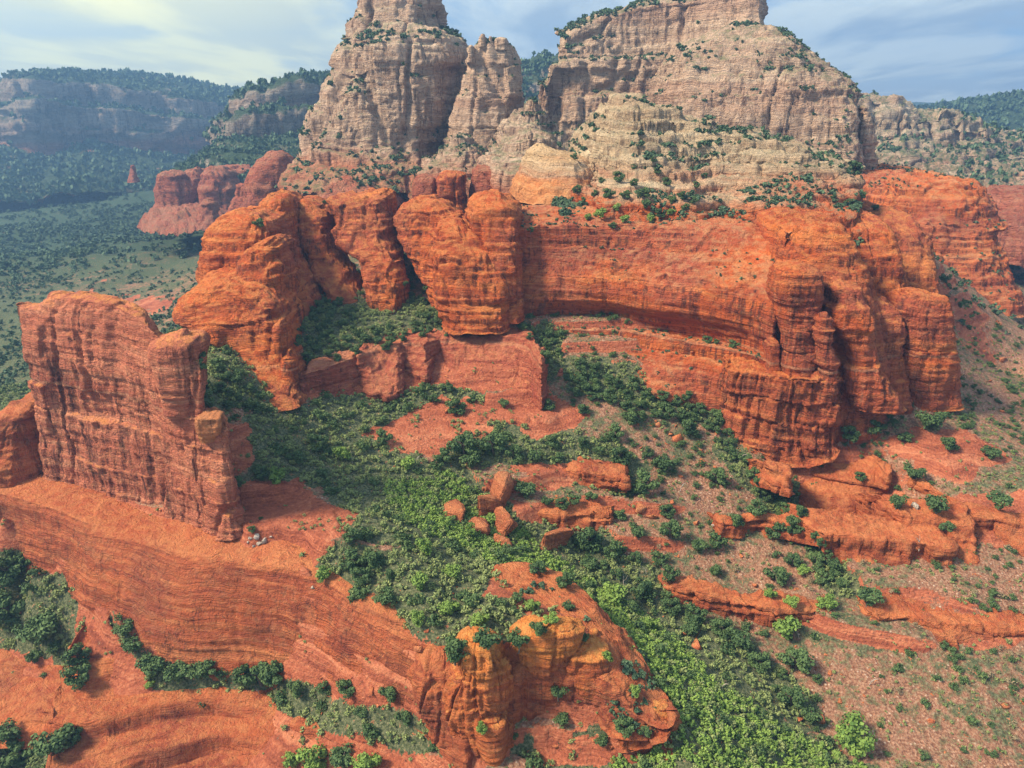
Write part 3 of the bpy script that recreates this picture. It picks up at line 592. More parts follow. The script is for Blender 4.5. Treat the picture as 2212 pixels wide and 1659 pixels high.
# ------------------------------------------------------------------ pale stepped knoll in front of the right butte
T = [(1236,352,410,385,1),(1250,318,425,378,1),(1275,290,440,372,1),(1300,256,445,368,1),(1330,230,445,366,1),(1370,224,450,362,1),(1430,238,455,360,1),(1500,262,462,356,1),(1560,285,468,350,1),(1620,296,470,345,1),(1680,305,472,340,1),(1740,322,474,336,1),(1800,345,476,334,1),(1850,362,478,336,1)]
st = []
for u, vt, vb, Y, _ in T:
    f = []
    for k, (a, dy) in enumerate(((0,-62),(.12,-52),(.3,-34),(.42,-26),(.58,-14),(.7,-8),(.86,4),(1,14))):
        f.append(at(u, vb+(vt-vb)*a, Y+dy*(.85 if vt > 280 else 1)))
    f = [f[0]+np.array([0, -7, -9.])]+f
    st.append(f+[f[-1]+np.array(b) for b in ((0,22,2),(0,60,-6),(0,90,-60))])
kn = net('rocky_knoll', st, M_KNOLL, res=.6, terr=(4.6, .9), seed=65, st=1.3, stf=.8, cr=1.8, crf=.09, bl=2.0, blf=.05, fine=.6)
tag(kn, 'pale stepped sandstone knoll dotted with shrubs in front of the long butte', 'rock knoll')
T = [(1222,470,440,425,305),(1262,484,425,392,308),(1320,486,410,358,312),(1385,486,400,340,312),(1450,486,405,352,312),(1510,482,425,385,310),(1548,476,448,425,306)]
st = []
for u, a, b, c, Y in T:
    f = [at(u,a+16,Y-12),at(u,a,Y-4),at(u,b,Y+22),at(u,(b+c)/2,Y+38),at(u,c,Y+52)]
    st.append(f+[f[-1]+np.array(q) for q in ((0,8,-1),(0,16,-12))])
tl = net('talus_slope', st, M_GROUND, res=.7, st=.5, cr=.3, bl=1.6, blf=.07, fine=.5, seed=66)
a_ = tl.data.attributes.new('green', 'FLOAT', 'POINT'); a_.data.foreach_set('value', np.full(len(tl.data.vertices), .45, np.float32))
tag(tl, 'shrubby rubble slope fanning out between the pale knoll and the wall rim', 'slope')
cliffblock([(322,1150,1180,352,10),(335,1140,1215,348,18),(352,1132,1260,344,26),(385,1122,1290,338,32),(415,1108,1300,332,36),(445,1098,1310,326,40)], 'glowing orange and cream slab above the left end of the main wall', rock_mat('glow_slab', (.62, .20, .07), (.74, .30, .11), (.80, .42, .2), ztr=-31, cream=((.62,.42,.22),(.74,.54,.32),(.8,.62,.42)), streak=.1, flat=(.7,.42,.2), scale=1), 58, n=2.3, st=.9, cr=.5, name='rock_slab', cat='rock slab')
# ------------------------------------------------------------------ the great amphitheatre wall
def wallst(u, vf, vl, vi, vr, over=0, ztop=-33, vt=None):
    Yi = 82/slope(vi); Yr = 45.5/slope(vr); Yl = 87/slope(vl)
    zf = -99 if u < 1440 else -99-(u-1440)*.07
    Yf = -zf/slope(vf)
    vm = vi+(vr-vi)*.45; vm2 = vi+(vr-vi)*.75
    a = [at(u, vf, Yf), at(u, vl+12, Yl-1.5), at(u, vl, Yl), at(u, vl-6, Yl+3), at(u, vi+5, Yi-3), at(u, vi, Yi+over*1.2), at(u, vi-12, Yi+over*1.4), at(u, vi-34, Yi+over*.9), at(u, vi-56, Yi+.5), at(u, vm, Yi+4-over*.2), at(u, vm2, (Yi+Yr)/2+3), at(u, vr+8, Yr-2), at(u, vr, Yr+3)]
    q = a[-1]
    return a+[q+np.array([0, 14, 1.5]), q+np.array([0, 36, 2.5]), q+np.array([0, 70, -1])]
T = [(1128,792,760,700,484,0),(1165,806,745,702,482,2),(1210,820,742,703,482,4),(1260,828,744,705,480,5),(1320,838,748,706,478,5),(1380,850,756,712,480,4),(1440,866,766,722,484,6),(1500,890,775,733,487,6),(1560,925,786,745,489,5),(1620,965,798,760,488,3),(1670,1000,810,775,488,1)]
wl = net('cliff_wall', [wallst(*t) for t in T], M_RIM, res=.5, seed=71, st=.7, stf=1.0, cr=.5, crf=.05, bl=2.0, blf=.045, fine=.2)
tag(wl, 'long orange red cliff wall with stained alcove and slanting bench below', 'cliff')
# rounded shoulder right of the alcove, then the buttress pair
cliffblock([(486,1690,1795,262,20),(497,1672,1808,256,24),(540,1668,1825,250,26),(600,1666,1850,244,28),(650,1668,1870,240,28),(720,1675,1885,236,28),(790,1690,1890,232,28),(880,1700,1895,228,28),(960,1710,1890,224,28)], 'broad rounded orange shoulder of cliff behind the tall column', M_RED, 72, cr=.9, res=.5)
cliffblock([(478,1810,1880,285,20),(500,1800,1905,278,22),(560,1808,1925,270,24),(640,1815,1935,262,26),(720,1830,1935,254,26),(800,1840,1935,248,26),(895,1850,1935,242,26)], 'orange rib right of the rounded shoulder', M_RED, 73, cr=1.2, res=.5)
cliffblock([(462,1880,1925,330,18),(480,1868,1960,322,22),(520,1868,1985,314,26),(560,1875,1998,308,26),(620,1890,2003,300,26),(680,1900,2003,294,26),(760,1900,2005,285,26)], 'lit orange rib in front of the big dark red headland', M_RED, 74, cr=1.3, res=.5)
cliffblock([(392,1880,2040,440,50),(405,1850,2080,430,56),(440,1850,2105,420,60),(490,1860,2128,412,60),(500,1860,2134,410,60),(512,1865,2120,408,58),(560,1880,2132,400,58),(610,1890,2150,392,58),(650,1900,2168,386,58),(690,1900,2175,380,58)], 'massive dark red headland with a jutting ledge at right', M_RIM, 75, st=1.6, cr=.8, res=.7, name='rock_headland', cat='headland', n=3.5, bl=2.5)
cliffblock([(425,2185,2300,560,30),(450,2165,2320,555,34),(500,2140,2340,545,36),(540,2150,2350,535,36),(580,2160,2360,525,36)], 'purple red butte cut by the right edge of the frame', M_HAZERED, 76, res=1.2, st=2, cr=3, crf=.05, name='red_butte', cat='butte')
# column in front
cliffblock([(577,1695,1745,231,5),(588,1680,1765,229,7),(600,1676,1776,228,8.5),(625,1669,1783,227,9),(655,1668,1778,227,9),(675,1676,1768,227,8.5),(700,1680,1762,227,8),(740,1690,1762,226.5,8),(768,1692,1765,226,8),(778,1694,1768,225.5,8),(800,1690,1760,225,8),(840,1690,1765,224,9)], 'tall freestanding orange column with a layered cap', M_RED, 81, res=.32, n=2.8, st=.5, stf=1.3, cr=.7, bl=.7, fine=.22, name='rock_column', cat='rock column')
cliffblock([(690,1768,1788,223,3),(697,1760,1797,222.5,4),(715,1757,1800,222,4.6),(735,1762,1796,222,4.5),(755,1770,1793,222,4),(775,1768,1806,221.5,4.6),(790,1764,1812,221,5),(800,1770,1808,221,5),(830,1765,1808,220.5,6)], 'small knobbly red pinnacle right beside the tall column', M_RED, 82, res=.28, n=2.2, st=.6, stf=1.6, cr=.4, bl=.8, fine=.2, name='rock_pinnacle', cat='rock pinnacle')
cliffblock([(745,1660,1682,231,3),(750,1655,1685,230.5,3.5),(790,1656,1684,230,3.5),(820,1655,1690,229,4)], 'squared red block leaning on the left foot of the tall column', M_RED, 83, res=.3, n=4, st=.2, cr=.2, bl=.4, fine=.15, name='rock_block', cat='rock block')
# pedestal below the columns
T = [(1600,962,925,880,842,800,231),(1640,985,945,885,845,806,229),(1680,1000,950,890,850,812,226),(1720,1005,950,890,850,815,224),(1765,1000,945,890,848,816,223),(1805,985,935,885,842,815,223),(1816,962,925,885,842,816,226)]
st = []
for u, a, b, c, d, e, Y in T:
    f = [at(u,a+6,Y-6),at(u,a-8,Y-4.5),at(u,b,Y-3.2),at(u,c,Y-2.2),at(u,d,Y-1.6),at(u,e+4,Y-1),at(u,e,Y+.8)]
    st.append(f+[f[-1]+np.array(b_) for b_ in ((0,7,1.5),(0,16,0),(0,24,-30))])
pd = net('cliff_pedestal', st, M_RED, res=.42, seed=84, st=.6, stf=1.3, cr=1.4, crf=.16, bl=1.2, blf=.06, fine=.28)
tag(pd, 'sheer dark red cliff under the tall column, cut by upright cracks', 'cliff')
def flare(u, vb, vl, vt):
    f = [atz(u, vb, -126.5), atz(u, vb-8, -125), atz(u, (vb+vl)/2, -121.5), atz(u, vl+4, -118.2), atz(u, vl, -117.2), atz(u, (vl*2+vt)/3, -115.8), atz(u, vt, -112.5)]
    return f+[f[-1]+np.array(q) for q in ((0,6,1.0),(0,14,0),(0,18,-14))]
T = [(1652,1010,1003,975),(1690,1062,1015,985),(1740,1105,1022,985),(1790,1132,1034,980),(1850,1128,1044,985),(1895,1105,1050,1000),(1915,1082,1056,1025)]
fl = net('rock_apron', [flare(*t) for t in T], M_SLICK, res=.38, seed=85, st=.55, stf=1.5, cr=.3, bl=.9, fine=.25)
tag(fl, 'smooth orange apron with bright ledge flaring from the cliff foot', 'rock ledge')
# stacked cluster between column and end pillar
cliffblock([(618,1790,1820,236,8),(628,1780,1848,232,12),(660,1782,1862,229,13),(675,1776,1872,227,14),(705,1780,1880,226,14),(745,1800,1880,226,14),(790,1808,1885,224,15),(830,1812,1900,222,16),(895,1812,1940,220,17)], 'layered orange stack just right of the tall column', M_RED, 86, res=.4, st=.6, cr=1.1)
cliffblock([(640,1860,1880,248,8),(655,1850,1905,245,11),(690,1855,1930,242,13),(720,1862,1938,240,14),(770,1868,1930,238,14),(830,1870,1940,236,15),(900,1865,1955,232,16)], 'narrow orange stack between the layered stack and the end pillar', M_RED, 87, res=.4, st=.6, cr=1.1)
cliffblock([(640,1965,1990,243,5),(652,1955,2045,241,9),(664,1945,2050,240,11),(680,1936,2052,239,12),(720,1938,2058,238,12.5),(760,1938,2060,237,13),(820,1938,2062,236,13.5),(890,1934,2066,234,14)], 'stout orange end pillar with broken top at the right', M_RED, 88, res=.38, st=.45, cr=.9, n=3.2, bl=1.1, name='rock_pillar', cat='rock pillar')
tower('cap_rock', [(650,2020,2035,244,3),(655,2008,2042,243,4),(664,2006,2046,243,4.5)], M_RED, res=.35, seed=89, st=.3, cr=.2, bl=.5, dome=.8, fine=.2)
bpy.data.objects['cap_rock'].parent = bpy.data.objects['rock_pillar']
# ------------------------------------------------------------------ the ribs, left of the wall
def rib(rings, label, seed, **k):
    k.setdefault('res', .48); k.setdefault('st', .85); k.setdefault('cr', 1.5); k.setdefault('n', 3.6); k.setdefault('bl', 1.0); k.setdefault('dome', 1.0)
    return cliffblock(rings, label, M_RED, seed, name='rock_rib', cat='rock rib', **k)
rib([(434,1030,1085,286,12),(446,1020,1108,282,15),(475,1014,1130,278,17),(520,1030,1130,274,17),(580,1060,1128,270,16),(650,1085,1126,268,15),(700,1090,1128,262,15)], 'thick orange rib at the left end of the long wall, beside the crack', 91)
rib([(444,885,950,304,14),(456,868,975,300,17),(482,853,1000,297,19),(530,862,1000,292,19),(580,892,1010,286,19),(640,920,1040,279,19),(700,940,1050,272,19)], 'shaded back rib behind the broad sunlit hump', 92)
rib([(480,948,1000,286,12),(494,942,1022,281,15),(520,938,1046,276,16),(560,935,1076,269,17),(605,932,1099,264,18),(650,935,1118,261,18),(680,945,1118,259,18),(712,960,1110,257.5,17),(722,955,1110,256.5,17)], 'broad sunlit humped rib above the pale bench', 93)
rib([(424,800,828,312,12),(432,760,836,309,16),(445,700,840,306,18),(480,722,845,302,19),(515,728,854,297,19),(545,746,860,292,18),(570,784,865,288,15),(615,794,871,283,14),(652,801,875,279,13),(686,815,868,275,12)], 'tall pointed rib third from the left', 94)
rib([(436,640,680,320,10),(446,642,694,317,13),(470,648,712,312,15),(515,654,714,306,15),(565,672,735,300,14),(600,682,752,294,13),(630,702,768,288,12),(652,714,780,284,11),(675,730,783,280,9),(704,754,784,276,7)], 'leaning rib second from the left, deep clefts both sides', 95)
rib([(431,585,618,306,12),(443,570,628,302,16),(475,555,634,297,19),(530,562,640,291,20),(580,590,648,285,19),(625,615,668,279,16),(675,640,684,272,12),(725,625,668,266,11)], 'back rib of the leftmost group under a small round shrub', 96)
rib([(473,500,580,283,14),(483,476,600,279,18),(510,452,612,275,22),(560,442,618,270,24),(600,440,618,267,24),(640,445,622,262,22),(700,480,625,256,20),(760,520,630,250,18)], 'bulky leftmost rib with lichen on its rounded top', 97)
rib([(530,575,602,262,8),(545,540,615,259,13),(575,520,622,256,15),(610,515,622,253,15),(660,530,620,250,14),(700,560,620,247,12)], 'red buttress on the front of the bulky leftmost rib', 98, res=.4)
rib([(618,455,540,247,12),(630,425,570,244,15),(655,400,600,241,17),(685,378,618,238,18),(700,378,620,236,18),(730,440,622,234,17),(760,490,628,231,15),(800,530,635,226,12),(850,580,642,219,9),(890,615,646,214,7)], 'low orange fin running down to a dark slope, front left of the ribs', 99, res=.38, rot=0)
tower('knob', [(700,600,612,228,3),(712,590,620,227,5),(735,588,622,226.5,5.5),(765,592,618,226,5)], M_RED, res=.3, seed=100, st=.3, cr=.3, bl=.5, parent=bpy.data.objects['rock_rib.008'])
cliffblock([(762,618,632,226,1.6),(770,612,638,225.6,2.4),(776,606,641,225,3),(784,606,642,224.6,3),(830,604,642,222,4),(885,612,646,217,5)], 'small stacked hoodoo at the end of the low orange fin', M_RED, 101, res=.25, n=2.2, st=.35, stf=1.6, cr=.25, bl=.4, fine=.15, name='hoodoo', cat='hoodoo')
# bench cliffs below the ribs
def bench(T, zlip, zf, label, mat, seed, back=14, **k):
    st = []
    for u, vl, vf in T:
        Yl = -zlip/slope(vl); Yf = -zf/slope(vf); a = at(u, vf, min(Yf, Yl-1)); c = at(u, vl, Yl)
        m1 = a*.55+c*.45; m2 = a*.12+c*.88; m1[1] += .6; m2[1] -= .3
        st.append([a-np.array([0, .6, 3]), a, m1, m2, c, c+np.array([0, back*.5, .5]), c+np.array([0, back, .3]), c+np.array([0, back+6, -9])])
    for e, sgn in ((0, -1), (-1, 1)):      # the ends turn back into the slope
        q = [p+np.array([sgn*1.8, 3.5, -.8]) for p in st[e]]; q2 = [p+np.array([sgn*2.4, 9, -3.5]) for p in st[e]]
        if e == 0: st = [q2, q]+st
        else: st = st+[q, q2]
    dd = dict(res=.42, st=.6, stf=1.6, cr=.9, crf=.17, bl=1.0, blf=.06, fine=.2); dd.update(k)
    return tag(net('rock_bench', st, mat, seed=seed, **dd), label, 'rock ledge')
M_BENCH = rock_mat('bench_sandstone', (.32, .07, .045), (.46, .12, .072), (.56, .18, .10), flat=(.62, .25, .12), flatk=.7, zband=-83.3, scale=1.5, streak=.3)
bench([(915,742,812),(940,732,835),(980,727,848),(1040,727,855),(1110,730,860),(1145,745,862),(1168,785,866)], -82.5, -98, 'dark red layered cliff band under the broad humped rib', M_BENCH, 111)
bench([(860,742,800),(890,736,808),(918,738,815)], -83, -92, 'short pale lipped red bench between two shrubby gullies', M_BENCH, 112)
bench([(775,770,835),(800,758,850),(835,748,850),(858,748,845)], -83.5, -94, 'tilted red slab bench with a white upper edge', M_BENCH, 113)
bench([(655,806,850),(680,800,868),(720,788,868),(765,772,860)], -84, -96, 'leftmost red bench with a white upper edge below the ribs', M_BENCH, 114)

# ------------------------------------------------------------------ near left fin, foot to rim
T = [ # u foot v foot | u mid v mid | u shoulder v | u rim v rim | Y foot, Y rim, back thickness
 ((92,1085),(96,960),(100,870),(84,790),(74,715),(88,668),198,201),
 ((120,1100),(128,960),(126,850),(110,760),(105,690),(118,648),196,200),
 ((180,1125),(190,980),(180,860),(175,770),(170,700),(180,648),192,196),
 ((240,1150),(245,1000),(245,880),(240,780),(240,710),(245,662),188,192),
 ((300,1165),(305,1020),(300,900),(295,800),(300,740),(305,690),183,187),
 ((350,1180),(350,1040),(345,930),(335,830),(335,780),(345,735),179,182),
 ((400,1190),(395,1060),(385,950),(380,860),(382,800),(385,748),175,178),
 ((430,1196),(425,1060),(420,960),(425,880),(432,800),(425,752),172,176),
 ((455,1198),(450,1070),(440,990),(437,930),(435,915),(438,905),169,176),
 ((480,1190),(476,1080),(474,1000),(472,940),(472,920),(470,910),167,174),
 ((494,1172),(488,1080),(480,1000),(478,950),(477,930),(474,914),167,173)]
st = []
for f, a, b, c, d, e, Yf, Yr in T:
    k = [(*f,Yf),(*a,Yf+(Yr-Yf)*.35),(*b,Yf+(Yr-Yf)*.55),(*c,Yr-1.8),(*d,Yr-1.2),(*e,Yr+1)]
    st.append(S(k, ((3.5,.5,-1.7),(4.5,-1.5,-2.2),(1,-22,-.3),(1.5,-30,-.5))))
fn = net('rock_fin', st, M_PINK, res=.34, seed=121, st=.5, stf=1.3, cr=1.0, crf=.13, bl=.9, blf=.07, fine=.22)
tag(fn, 'huge freestanding pinkish red fin at the left with an orange crest', 'rock fin')
tower('fin_head', [(728,378,402,177,2.5),(735,352,428,175.5,4.5),(752,322,440,174,6),(775,318,440,173.5,6.3),(810,330,434,173.2,6),(860,345,432,173,6),(890,352,430,173,6),(905,350,428,173,5.5)], M_PINK, res=.3, seed=122, n=2.8, st=.4, cr=.4, bl=.9, fine=.2, parent=fn)
tower('fin_ledge', [(904,428,474,170.2,2.6),(908,424,478,169.6,3.0),(922,424,478,169.5,3.0),(936,424,478,169.5,3.0),(942,428,476,170.2,2.6),(956,436,472,171.5,2)], rock_mat('fin_ledge_sandstone', (.48,.17,.08), (.62,.25,.105), (.70,.34,.15), streak=.2, scale=1.6, vbump=False), res=.25, seed=123, n=4, dome=.25, st=.15, stf=1.5, cr=.6, crf=.3, bl=.4, fine=.15, parent=fn)
cliffblock([(888,60,100,205,8),(900,20,110,203,12),(940,-20,110,200,14),(985,-60,110,197,16),(1030,-90,120,194,18),(1085,-120,130,190,22)], 'banded orange shoulder at the left edge beside the great fin', M_SLICK, 124, res=.45, n=2.1, st=.6, name='rock_shoulder', cat='rock ledge')
# ------------------------------------------------------------------ swept slickrock wall: fin foot -> lip
def sweep(T, label, mat, seed, name='slickrock_wall', back=((4, .8), (10, .3), (14, -12)), **k):
    st = []
    for row in T:
        st.append(S([at_row for at_row in row], back))
    dd = dict(res=.36, top=.15, st=.35, stf=1.7, cr=.2, crf=.1, bl=1.0, blf=.05, fine=.16); dd.update(k)
    return tag(net(name, st, mat, seed=seed, **dd), label, 'rock wall')
def zc(u, v, z): return (u, v, -z/slope(v))
T = [ # bottom ... top, by elevation
 [zc(-260,1180,-128),zc(-240,1130,-121),zc(-235,1110,-118),zc(-230,1090,-115),zc(-220,1050,-109)],
 [zc(-120,1180,-128),zc(-100,1140,-121),zc(-95,1120,-118),zc(-90,1100,-115),zc(-80,1060,-109)],
 [zc(-10,1215,-130),zc(0,1160,-122),zc(5,1137.5,-119),zc(10,1115,-116),zc(15,1072,-109)],
 [zc(100,1260,-131),zc(110,1200,-123),zc(110,1175,-119.5),zc(110,1150,-116),zc(110,1100,-109)],
 [(180,1310,167.0),(186,1258,169.0),(192,1202,171.3),(197,1160,174.0),(200,1135,176.0)],
 [(240,1365,161.0),(255,1305,163.0),(271,1241,165.3),(283,1193,168.0),(290,1165,170.0)],
 [(300,1412,154.0),(324,1345,156.2),(350,1274,158.8),(369,1221,161.8),(380,1190,164.0)],
 [(370,1450,151.0),(394,1376,153.2),(420,1298,155.8),(439,1239,158.8),(450,1205,161.0)],
 [(460,1475,150.0),(478,1396,152.2),(497,1312,154.8),(512,1249,157.8),(520,1212,160.0)],
 [(560,1482,149.0),(572,1404,151.0),(585,1321,153.3),(594,1258,156.0),(600,1222,158.0)],
 [(650,1490,145.5),(662,1416,147.5),(675,1336,149.8),(684,1277,152.5),(690,1242,154.5)],
 [(740,1502,138.0),(748,1441,139.8),(756,1377,141.8),(762,1328,144.2),(765,1300,146.0)],
 [(825,1525,132.0),(832,1468,133.8),(840,1407,135.8),(846,1362,138.2),(850,1335,140.0)],
 [(890,1575,127.0),(898,1515,129.0),(906,1451,131.3),(912,1403,134.0),(915,1375,136.0)],
 [(950,1640,120.5),(954,1577,122.6),(959,1510,125.1),(963,1459,127.9),(965,1430,130.0)],
 [zc(1010,1700,-135),zc(1000,1600,-128),zc(1000,1560,-124.5),zc(1000,1520,-121),zc(1010,1470,-116)]]
sweep(T, 'long sweeping slickrock wall curving from the fin to the golden nose', M_SLICK, 131)
# lower terraces sweeping round at the bottom left
T = [[zc(70,1790,-150),zc(128,1640,-144.5),zc(120,1540,-141),zc(165,1460,-138),zc(196,1372,-135)],
 [zc(200,1780,-149.5),zc(226,1622,-144.0),zc(238,1548,-141.4),zc(250,1480,-139.1),zc(262,1405,-136.5)],
 [zc(320,1780,-152.5),zc(337,1654,-147.0),zc(345,1594,-144.4),zc(352,1540,-142.1),zc(360,1480,-139.5)],
 [zc(460,1780,-155.0),zc(464,1673,-149.5),zc(466,1622,-146.9),zc(468,1576,-144.6),zc(470,1525,-142.0)],
 [zc(600,1780,-155.0),zc(600,1688,-149.5),zc(600,1644,-146.9),zc(600,1604,-144.6),zc(600,1560,-142.0)],
 [zc(740,1780,-152.5),zc(736,1700,-147.0),zc(734,1662,-144.4),zc(732,1628,-142.1),zc(730,1590,-139.5)],
 [zc(900,1780,-150.5),zc(887,1721,-145.0),zc(881,1693,-142.4),zc(876,1668,-140.1),zc(870,1640,-137.5)]]
sweep(T, 'lower banded slickrock terraces curling round at the bottom left', M_SLICK, 132, st=.5, stf=1.9, terr=(4.6, .9), back=((5, .6), (9, .2), (12, -8)))
T = [[zc(-160,1620,-153),zc(-160,1540,-149.5),zc(-160,1480,-147),zc(-160,1430,-145)],
 [zc(-20,1620,-153),zc(-20,1540,-149.5),zc(-20,1470,-147),zc(-20,1410,-145)],
 [zc(70,1620,-152.5),zc(75,1545,-149.5),zc(80,1480,-147),zc(80,1430,-145)],
 [zc(140,1600,-152),zc(150,1550,-149.5),zc(160,1510,-147.5),zc(170,1480,-146)]]
sweep(T, 'small striped slickrock slope at the bottom left corner', M_SLICK, 133, st=.4, stf=1.9, terr=(2.6, .7))
# ------------------------------------------------------------------ golden nose
def nose(rings, label, seed, mat=M_GOLD, name='rock_nose', **k):
    dd = dict(res=.25, n=2.8, st=.36, stf=2.0, cr=.7, crf=.2, bl=.8, blf=.12, fine=.18, dome=1.0); dd.update(k)
    return cliffblock(rings, label, mat, seed, name=name, cat='rock outcrop', **dd)
r = nose([(1388,1012,1048,125.5,1.6),(1397,1000,1066,124.6,3.0),(1420,982,1086,123,4.6),(1450,985,1092,122.5,5),(1480,978,1096,122,5.8),(1520,950,1098,121.5,6.6),(1560,948,1100,121,7),(1600,965,1102,120,7),(1640,1030,1096,119,6),(1670,1040,1090,118.5,6)], 'bulbous golden nose of rock at the end of the swept wall, bottom centre', 141, cr=1.1, crf=.26, bl=1.3, blf=.14)
tower('nose_shoulder', [(1432,930,985,128.5,2.5),(1450,905,1005,127,4.2),(1490,895,1020,125.5,5.5),(1550,905,1035,123.5,6.5),(1620,935,1050,121,7)], M_SLICK, res=.26, seed=155, n=2.8, st=.4, stf=2, cr=.9, crf=.22, bl=1.2, blf=.13, fine=.2, parent=r)
tower('shelf_knob', [(1566,1034,1082,120.3,2),(1576,1024,1092,119.2,3),(1600,1022,1096,118.4,3.6),(1630,1030,1094,118,3.6),(1655,1044,1090,118,3.4)], M_GOLD, res=.22, seed=142, n=2.2, st=.3, stf=2, cr=.2, bl=.4, fine=.15, parent=r)
T = [(1098,1575,1445,128),(1125,1592,1432,128.5),(1160,1605,1425,129),(1220,1618,1420,129),(1290,1625,1440,127.5),(1340,1622,1478,124),(1395,1608,1530,121),(1440,1592,1556,119.5)]
st = []
for u, a, b, Y in T:
    f = [at(u,a+8,Y-5),at(u,a-6,Y-4),at(u,a*.65+b*.35,Y-2.8),at(u,a*.35+b*.65,Y-3.2),at(u,b+14,Y-1.5),at(u,b,Y)]
    st.append(f+[f[-1]+np.array(q) for q in ((0,4,1.5),(0,10,1),(0,15,-12))])
o = net('rock_outcrop', st, M_SLICK, res=.28, seed=143, st=.5, stf=1.8, cr=.7, crf=.16, bl=1.0, blf=.1, fine=.2)
tag(o, 'broad orange cliff with small hollows below the yellow knobs, bottom centre', 'rock outcrop')
nose([(1365,1180,1240,127,2.4),(1382,1115,1265,126,4),(1415,1105,1250,125.5,4.6),(1445,1120,1215,125.3,4.2),(1462,1140,1200,125.5,3.5)], 'overhanging yellow knob over the dark cleft', 144)
nose([(1412,1240,1290,127,2.6),(1425,1222,1310,126,3.8),(1455,1215,1318,125.5,4.5),(1485,1225,1310,125,4.5),(1505,1240,1295,125,4)], 'rounded layered orange knob right of the overhanging one', 145)
nose([(1260,1060,1130,152,4),(1285,1068,1180,148,6.5),(1320,1120,1230,142,8),(1355,1175,1275,137,8),(1400,1225,1320,132,8),(1450,1260,1360,127.5,8),(1510,1300,1400,123,7.5),(1560,1300,1440,119.5,7),(1600,1290,1450,117,7)], 'long pale orange ridge of bare rock descending to the lower right', 146, mat=M_SLICK, st=.55, bl=1.2)
nose([(1380,1270,1300,134,1.5),(1392,1260,1308,133.5,2.2),(1410,1264,1304,133,2.2)], 'small golden ledge tip on the ridge crest', 147)
nose([(1588,1345,1380,118,1.5),(1600,1335,1392,117.5,2.2),(1622,1340,1392,117,2)], 'tilted orange slab at the foot of the pale ridge', 148)
nose([(1535,1415,1440,121,1.4),(1545,1405,1458,120.5,2.2),(1570,1405,1460,120,2.2),(1590,1415,1450,120,2)], 'yellow cracked block at the lower tip of the pale ridge', 149)
M_CRAG = rock_mat('crag_sandstone', (.38, .11, .05), (.56, .18, .08), (.68, .29, .14), streak=.5, flat=(.66, .30, .13), flatk=.4, scale=2.0)
# ------------------------------------------------------------------ outcrops in the bowl
bench([(1095,1022,1042),(1130,1012,1052),(1200,1008,1062),(1260,1018,1060),(1320,1030,1048),(1355,1035,1046)], -110, -115.5, 'upper orange slab step in the middle of the bowl', M_SLICK, 151, st=.5, cr=1.1, crf=.22, bl=2.3, blf=.13, back=9)
bench([(1090,1098,1120),(1130,1100,1135),(1200,1108,1140),(1270,1110,1128),(1320,1112,1124)], -117, -121.5, 'lower red lip above the leafy gully', M_SLICK, 152, st=.5, cr=1.1, crf=.22, bl=2.3, blf=.13, back=7)
bench([(1440,1268,1282),(1500,1280,1300),(1580,1298,1318),(1660,1312,1330),(1780,1322,1338)], -128.5, -131, 'long thin red ledge crossing the lower bowl', M_SLICK, 153, st=.5, cr=1.1, crf=.22, bl=2.3, blf=.13, back=4)
bench([(1560,1130,1142),(1640,1124,1140),(1700,1130,1142),(1770,1146,1158)], -119, -121, 'thin orange lip below the grey scree', M_SLICK, 154, st=.5, cr=1.1, crf=.22, bl=2.3, blf=.13, back=3)
bench([(1775,1150,1165),(1800,1150,1215),(1860,1158,1240),(1940,1165,1248),(2000,1175,1245),(2050,1180,1225)], -116, -125, 'broad layered orange outcrop right of the bowl', M_SLICK, 155, st=.5, cr=1.1, crf=.22, bl=2.3, blf=.13, back=12)
bench([(1945,1108,1150),(1990,1112,1190),(2050,1120,1212),(2105,1130,1212)], -113, -121, 'orange outcrop behind the broad layered one', M_SLICK, 156, st=.5, cr=1.1, crf=.22, bl=2.3, blf=.13, back=9)
bench([(2020,1062,1085),(2080,1105,1135),(2130,1118,1160),(2212,1128,1190),(2300,1140,1200)], -113, -119, 'winding orange ledge at the right edge', M_SLICK, 157, st=.5, cr=1.1, crf=.22, bl=2.3, blf=.13, back=6)
bench([(1900,1335,1362),(1980,1330,1372),(2060,1345,1392),(2140,1350,1385),(2240,1360,1392)], -127, -130.5, 'low rosy ledge near the lower right', M_SLICK, 158, st=.5, cr=1.1, crf=.22, bl=2.3, blf=.13, back=7)
bench([(1660,1010,1040),(1680,1012,1048),(1705,1025,1055)], -108.5, -112.5, 'small yellow topped ledge tucked among shrubs under the cliff', M_SLICK, 159, st=.5, cr=1.1, crf=.22, bl=2.3, blf=.13, back=4)
import bmesh
